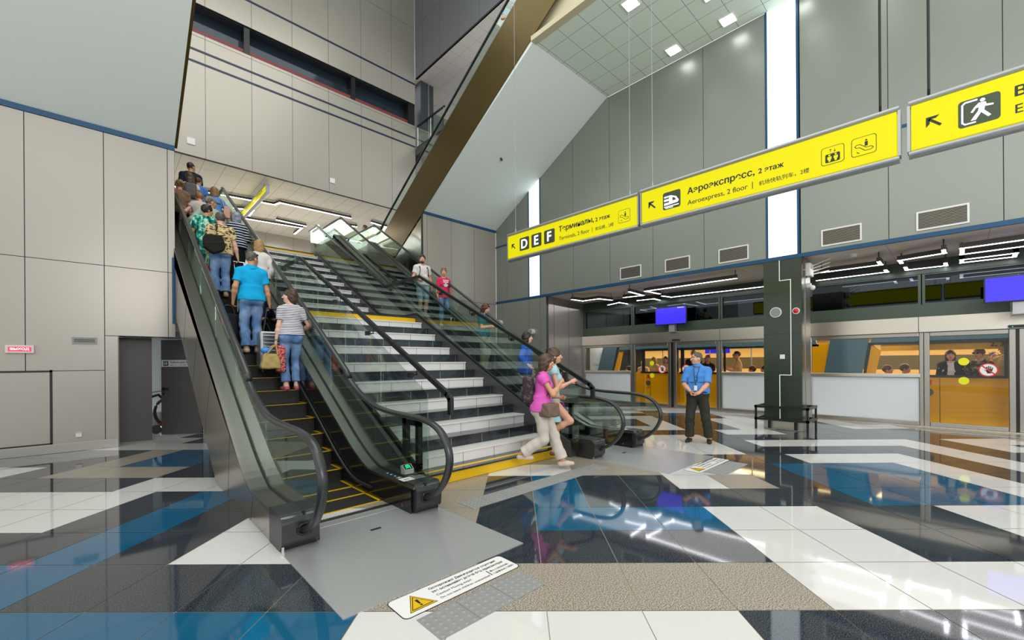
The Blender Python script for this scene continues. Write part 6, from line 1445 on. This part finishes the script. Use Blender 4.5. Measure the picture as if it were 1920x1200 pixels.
for z in (1.05, 1.15, 1.25, 1.34): q = tp((0, .172-.02*abs(z-1.15), z)); c.ball(q, .006, 0, 8, 6)
c.tube([tp((-.05, .09, 1.46)), tp((-.02, .165, 1.3)), tp((.0, .185, 1.12))], .005, 6, 1); c.tube([tp((.05, .09, 1.46)), tp((.03, .165, 1.3)), tp((.0, .185, 1.12))], .005, 6, 1)
pbuild(c, 'lanyard', [MT['label'], MT['ink']], p)
c = MB(); q = tp((0, .192, 1.075)); c.box(q[0]-.028, q[0]+.028, q[1]-.003, q[1]+.003, q[2]-.05, q[2]+.045); pbuild(c, 'badge', 'label', p)
c = MB(); q = tp((0, 0, .985)); c.tube([(q[0]+.198*math.cos(t)*s, q[1]+.155*math.sin(t)*s+.01, q[2]) for t in [2*math.pi*i/28 for i in range(28)]], .02, 8, closed=True); pbuild(c, 'belt', 'ink', p)
c = MB(); q = np.array([.11, .22, 1.0])*s; c.tube([q+np.array([.02*math.cos(t), .026*math.sin(t), .02*math.cos(t+1.5)]) for t in [2*math.pi*i/12 for i in range(12)]], .01, 6, closed=True); pbuild(c, 'wristwatch', 'black', p)
# ---- people on the upper escalator and behind its foot
EST3 = lambda y: 5.645+.573+.588*((21.9-y)-6.48)
person('blurred rider in a light blue shirt high on the bronze escalator', (8.35, 8.75, EST3(8.75)-.05), 272, 1.7, 'f', SKIN2, 1.0, .014, (30, -10), hands={'R': (.24, .2, 1.05)}, garments=[G_(k='shirt', m=fabric('rider_blue', '#7fb4d6'), hem=.88, sleeve=.6, o=.022), G_(k='pants', m=JEANS)], hair=('auburn', 'bob'))
person('rider with dark hair halfway up the bronze escalator', (8.55, 11.9, EST3(11.9)-.05), 272, 1.66, 'm', SKIN2, 1.0, .015, (0, 0), garments=[G_(k='shirt', m=white, hem=.88, o=.022), G_(k='pants', m=JEANS)], hair=('dark', 'short'))
person('person in a yellow shirt at the foot of the bronze escalator', (8.55, 16.9, 5.66), 275, 1.75, 'm', SKIN2, 1.0, .014, (0, 0), garments=[G_(k='shirt', m=fabric('yellow_cotton', '#b8a52c'), hem=.88, o=.024), G_(k='pants', m=fabric('dark_cloth_f', '#222222'))], hair=('dark', 'short'))
person('dark haired person in the upper hall behind the escalator tops', (7.80, 16.9, 5.66), 180, 1.62, 'f', SKIN2, 1.0, .014, (0, 0), garments=[G_(k='shirt', m=fabric('dark_top', '#2c2a2c'), hem=.88, o=.022), G_(k='pants', m=fabric('dark_cloth_g', '#222222'))], hair=('brown', 'bob'))
# ---- passengers inside the train
def rider(lab, y, top, face, sex, shirt, hair, x=15.2, head=(0, 0), sl_=.6, fat=1.0, hands=None, glasses=False, jk=None):
    H_ = min(1.92, top-.05)
    gs = [G_(k='shirt', m=shirt, hem=.88, sleeve=sl_, o=.022), G_(k='pants', m=MT['ink'])]
    if jk: gs.append(G_(k='jacket', m=jk, hem=.85, sleeve=1.9, o=.03))
    r = person(lab, (x, y, top-H_), face, H_, sex, SKIN, fat, .0125, head, garments=gs, hair=hair, hands=hands)
    if glasses: on_head_glasses(r[0], r[3], r[5], .006, .088)
    return r
rider('passenger in a black jacket and white collar behind the right platform door', .15, 1.80, 185, 'f', white, ('dark', 'bob'), 14.95, (0, 0), jk=fabric('black_jacket', '#1f1f23'))
rider('passenger with glasses and a camouflage jacket behind the right platform door', -.33, 1.84, 170, 'f', noisy('woodland_camouflage', [(.3, '#3a3b2c'), (.5, '#7d6e4f'), (.62, '#a89b78'), (.7, '#50553c')], 14), ('auburn', 'short'), 14.98, (-20, 0), 1.9, glasses=True)
rider('tall bald passenger in a tan shirt behind the right platform door', -.78, 1.95, 150, 'm', fabric('tan_shirt', '#a88d60'), ('grey', 'none'), 15.1, (-60, 0), 1.8)
rider('dark haired passenger in khaki standing behind the hand sticker', -.56, 1.76, 200, 'm', fabric('khaki_shirt', '#6a6a4a'), ('dark', 'crop'), 15.35, (0, 0))
rider('tall passenger in a dark shirt behind the guard\'s door', 6.5, 1.98, 190, 'm', fabric('charcoal_shirt', '#2c2a28'), ('brown', 'crop'), 15.1, (10, 0))
rider('long haired passenger in black behind the guard\'s door', 5.95, 1.78, 200, 'f', fabric('black_shirt', '#1e1c1c'), ('light', 'long'), 14.95, (0, 0))
rider('passenger in a dark vest and glasses looking left beside the pillar', 5.02, 1.90, 110, 'm', fabric('beige_shirt', '#c2a47c'), ('brown', 'crop'), 15.0, (0, 0), .6, 1.05, {'R': (.1, .28, 1.25), 'L': (-.06, .28, 1.2)}, True, None)
rider('fair haired passenger in cream behind the far platform door', 8.0, 1.74, 165, 'f', fabric('cream_top', '#d2b98c'), ('blond', 'bob'), 15.1, (-20, 0))
rider('dark haired passenger in a cream blouse behind the far platform door', 7.48, 1.76, 190, 'f', fabric('cream_blouse', '#cdb78e'), ('dark', 'bob'), 15.0, (0, 0))
rider('passenger with raised shoulders partly hidden by the far door post', 8.52, 1.62, 180, 'm', fabric('pale_shirt', '#c9b79a'), ('brown', 'crop'), 15.2, (0, 0))
for lab, y, top, hr in (('dark haired seated passenger behind the far fixed panel', 9.0, 1.40, 'dark'), ('seated passenger with short hair left of the pillar', 4.55, 1.42, 'auburn'), ('seated passenger nearest the pillar on its left', 4.2, 1.44, 'dark'), ('seated passenger with brown hair right of the slanted yellow post', 1.32, 1.44, 'auburn'), ('seated passenger with dark hair farther right behind fixed glazing', .98, 1.47, 'brown')):
    H_ = 1.66; s_ = H_/1.75
    person(lab, (14.95, y, top-1.755*s_+.42*s_), 90 if y > 3 else 270, H_, 'f', SKIN2, 1.0, .0135, (0, 0), garments=[G_(k='shirt', m=fabric('seat_shirt_%d' % int(y*10), '#5a4a42'), hem=.9, o=.022)], hair=(hr, 'short'), feet={'L': (-.09, .45, .1), 'R': (.09, .45, .1)}, sit=True, pz=-.42, shoes='#222222', hands={'L': (-.12, .3, .62), 'R': (.12, .3, .62)})
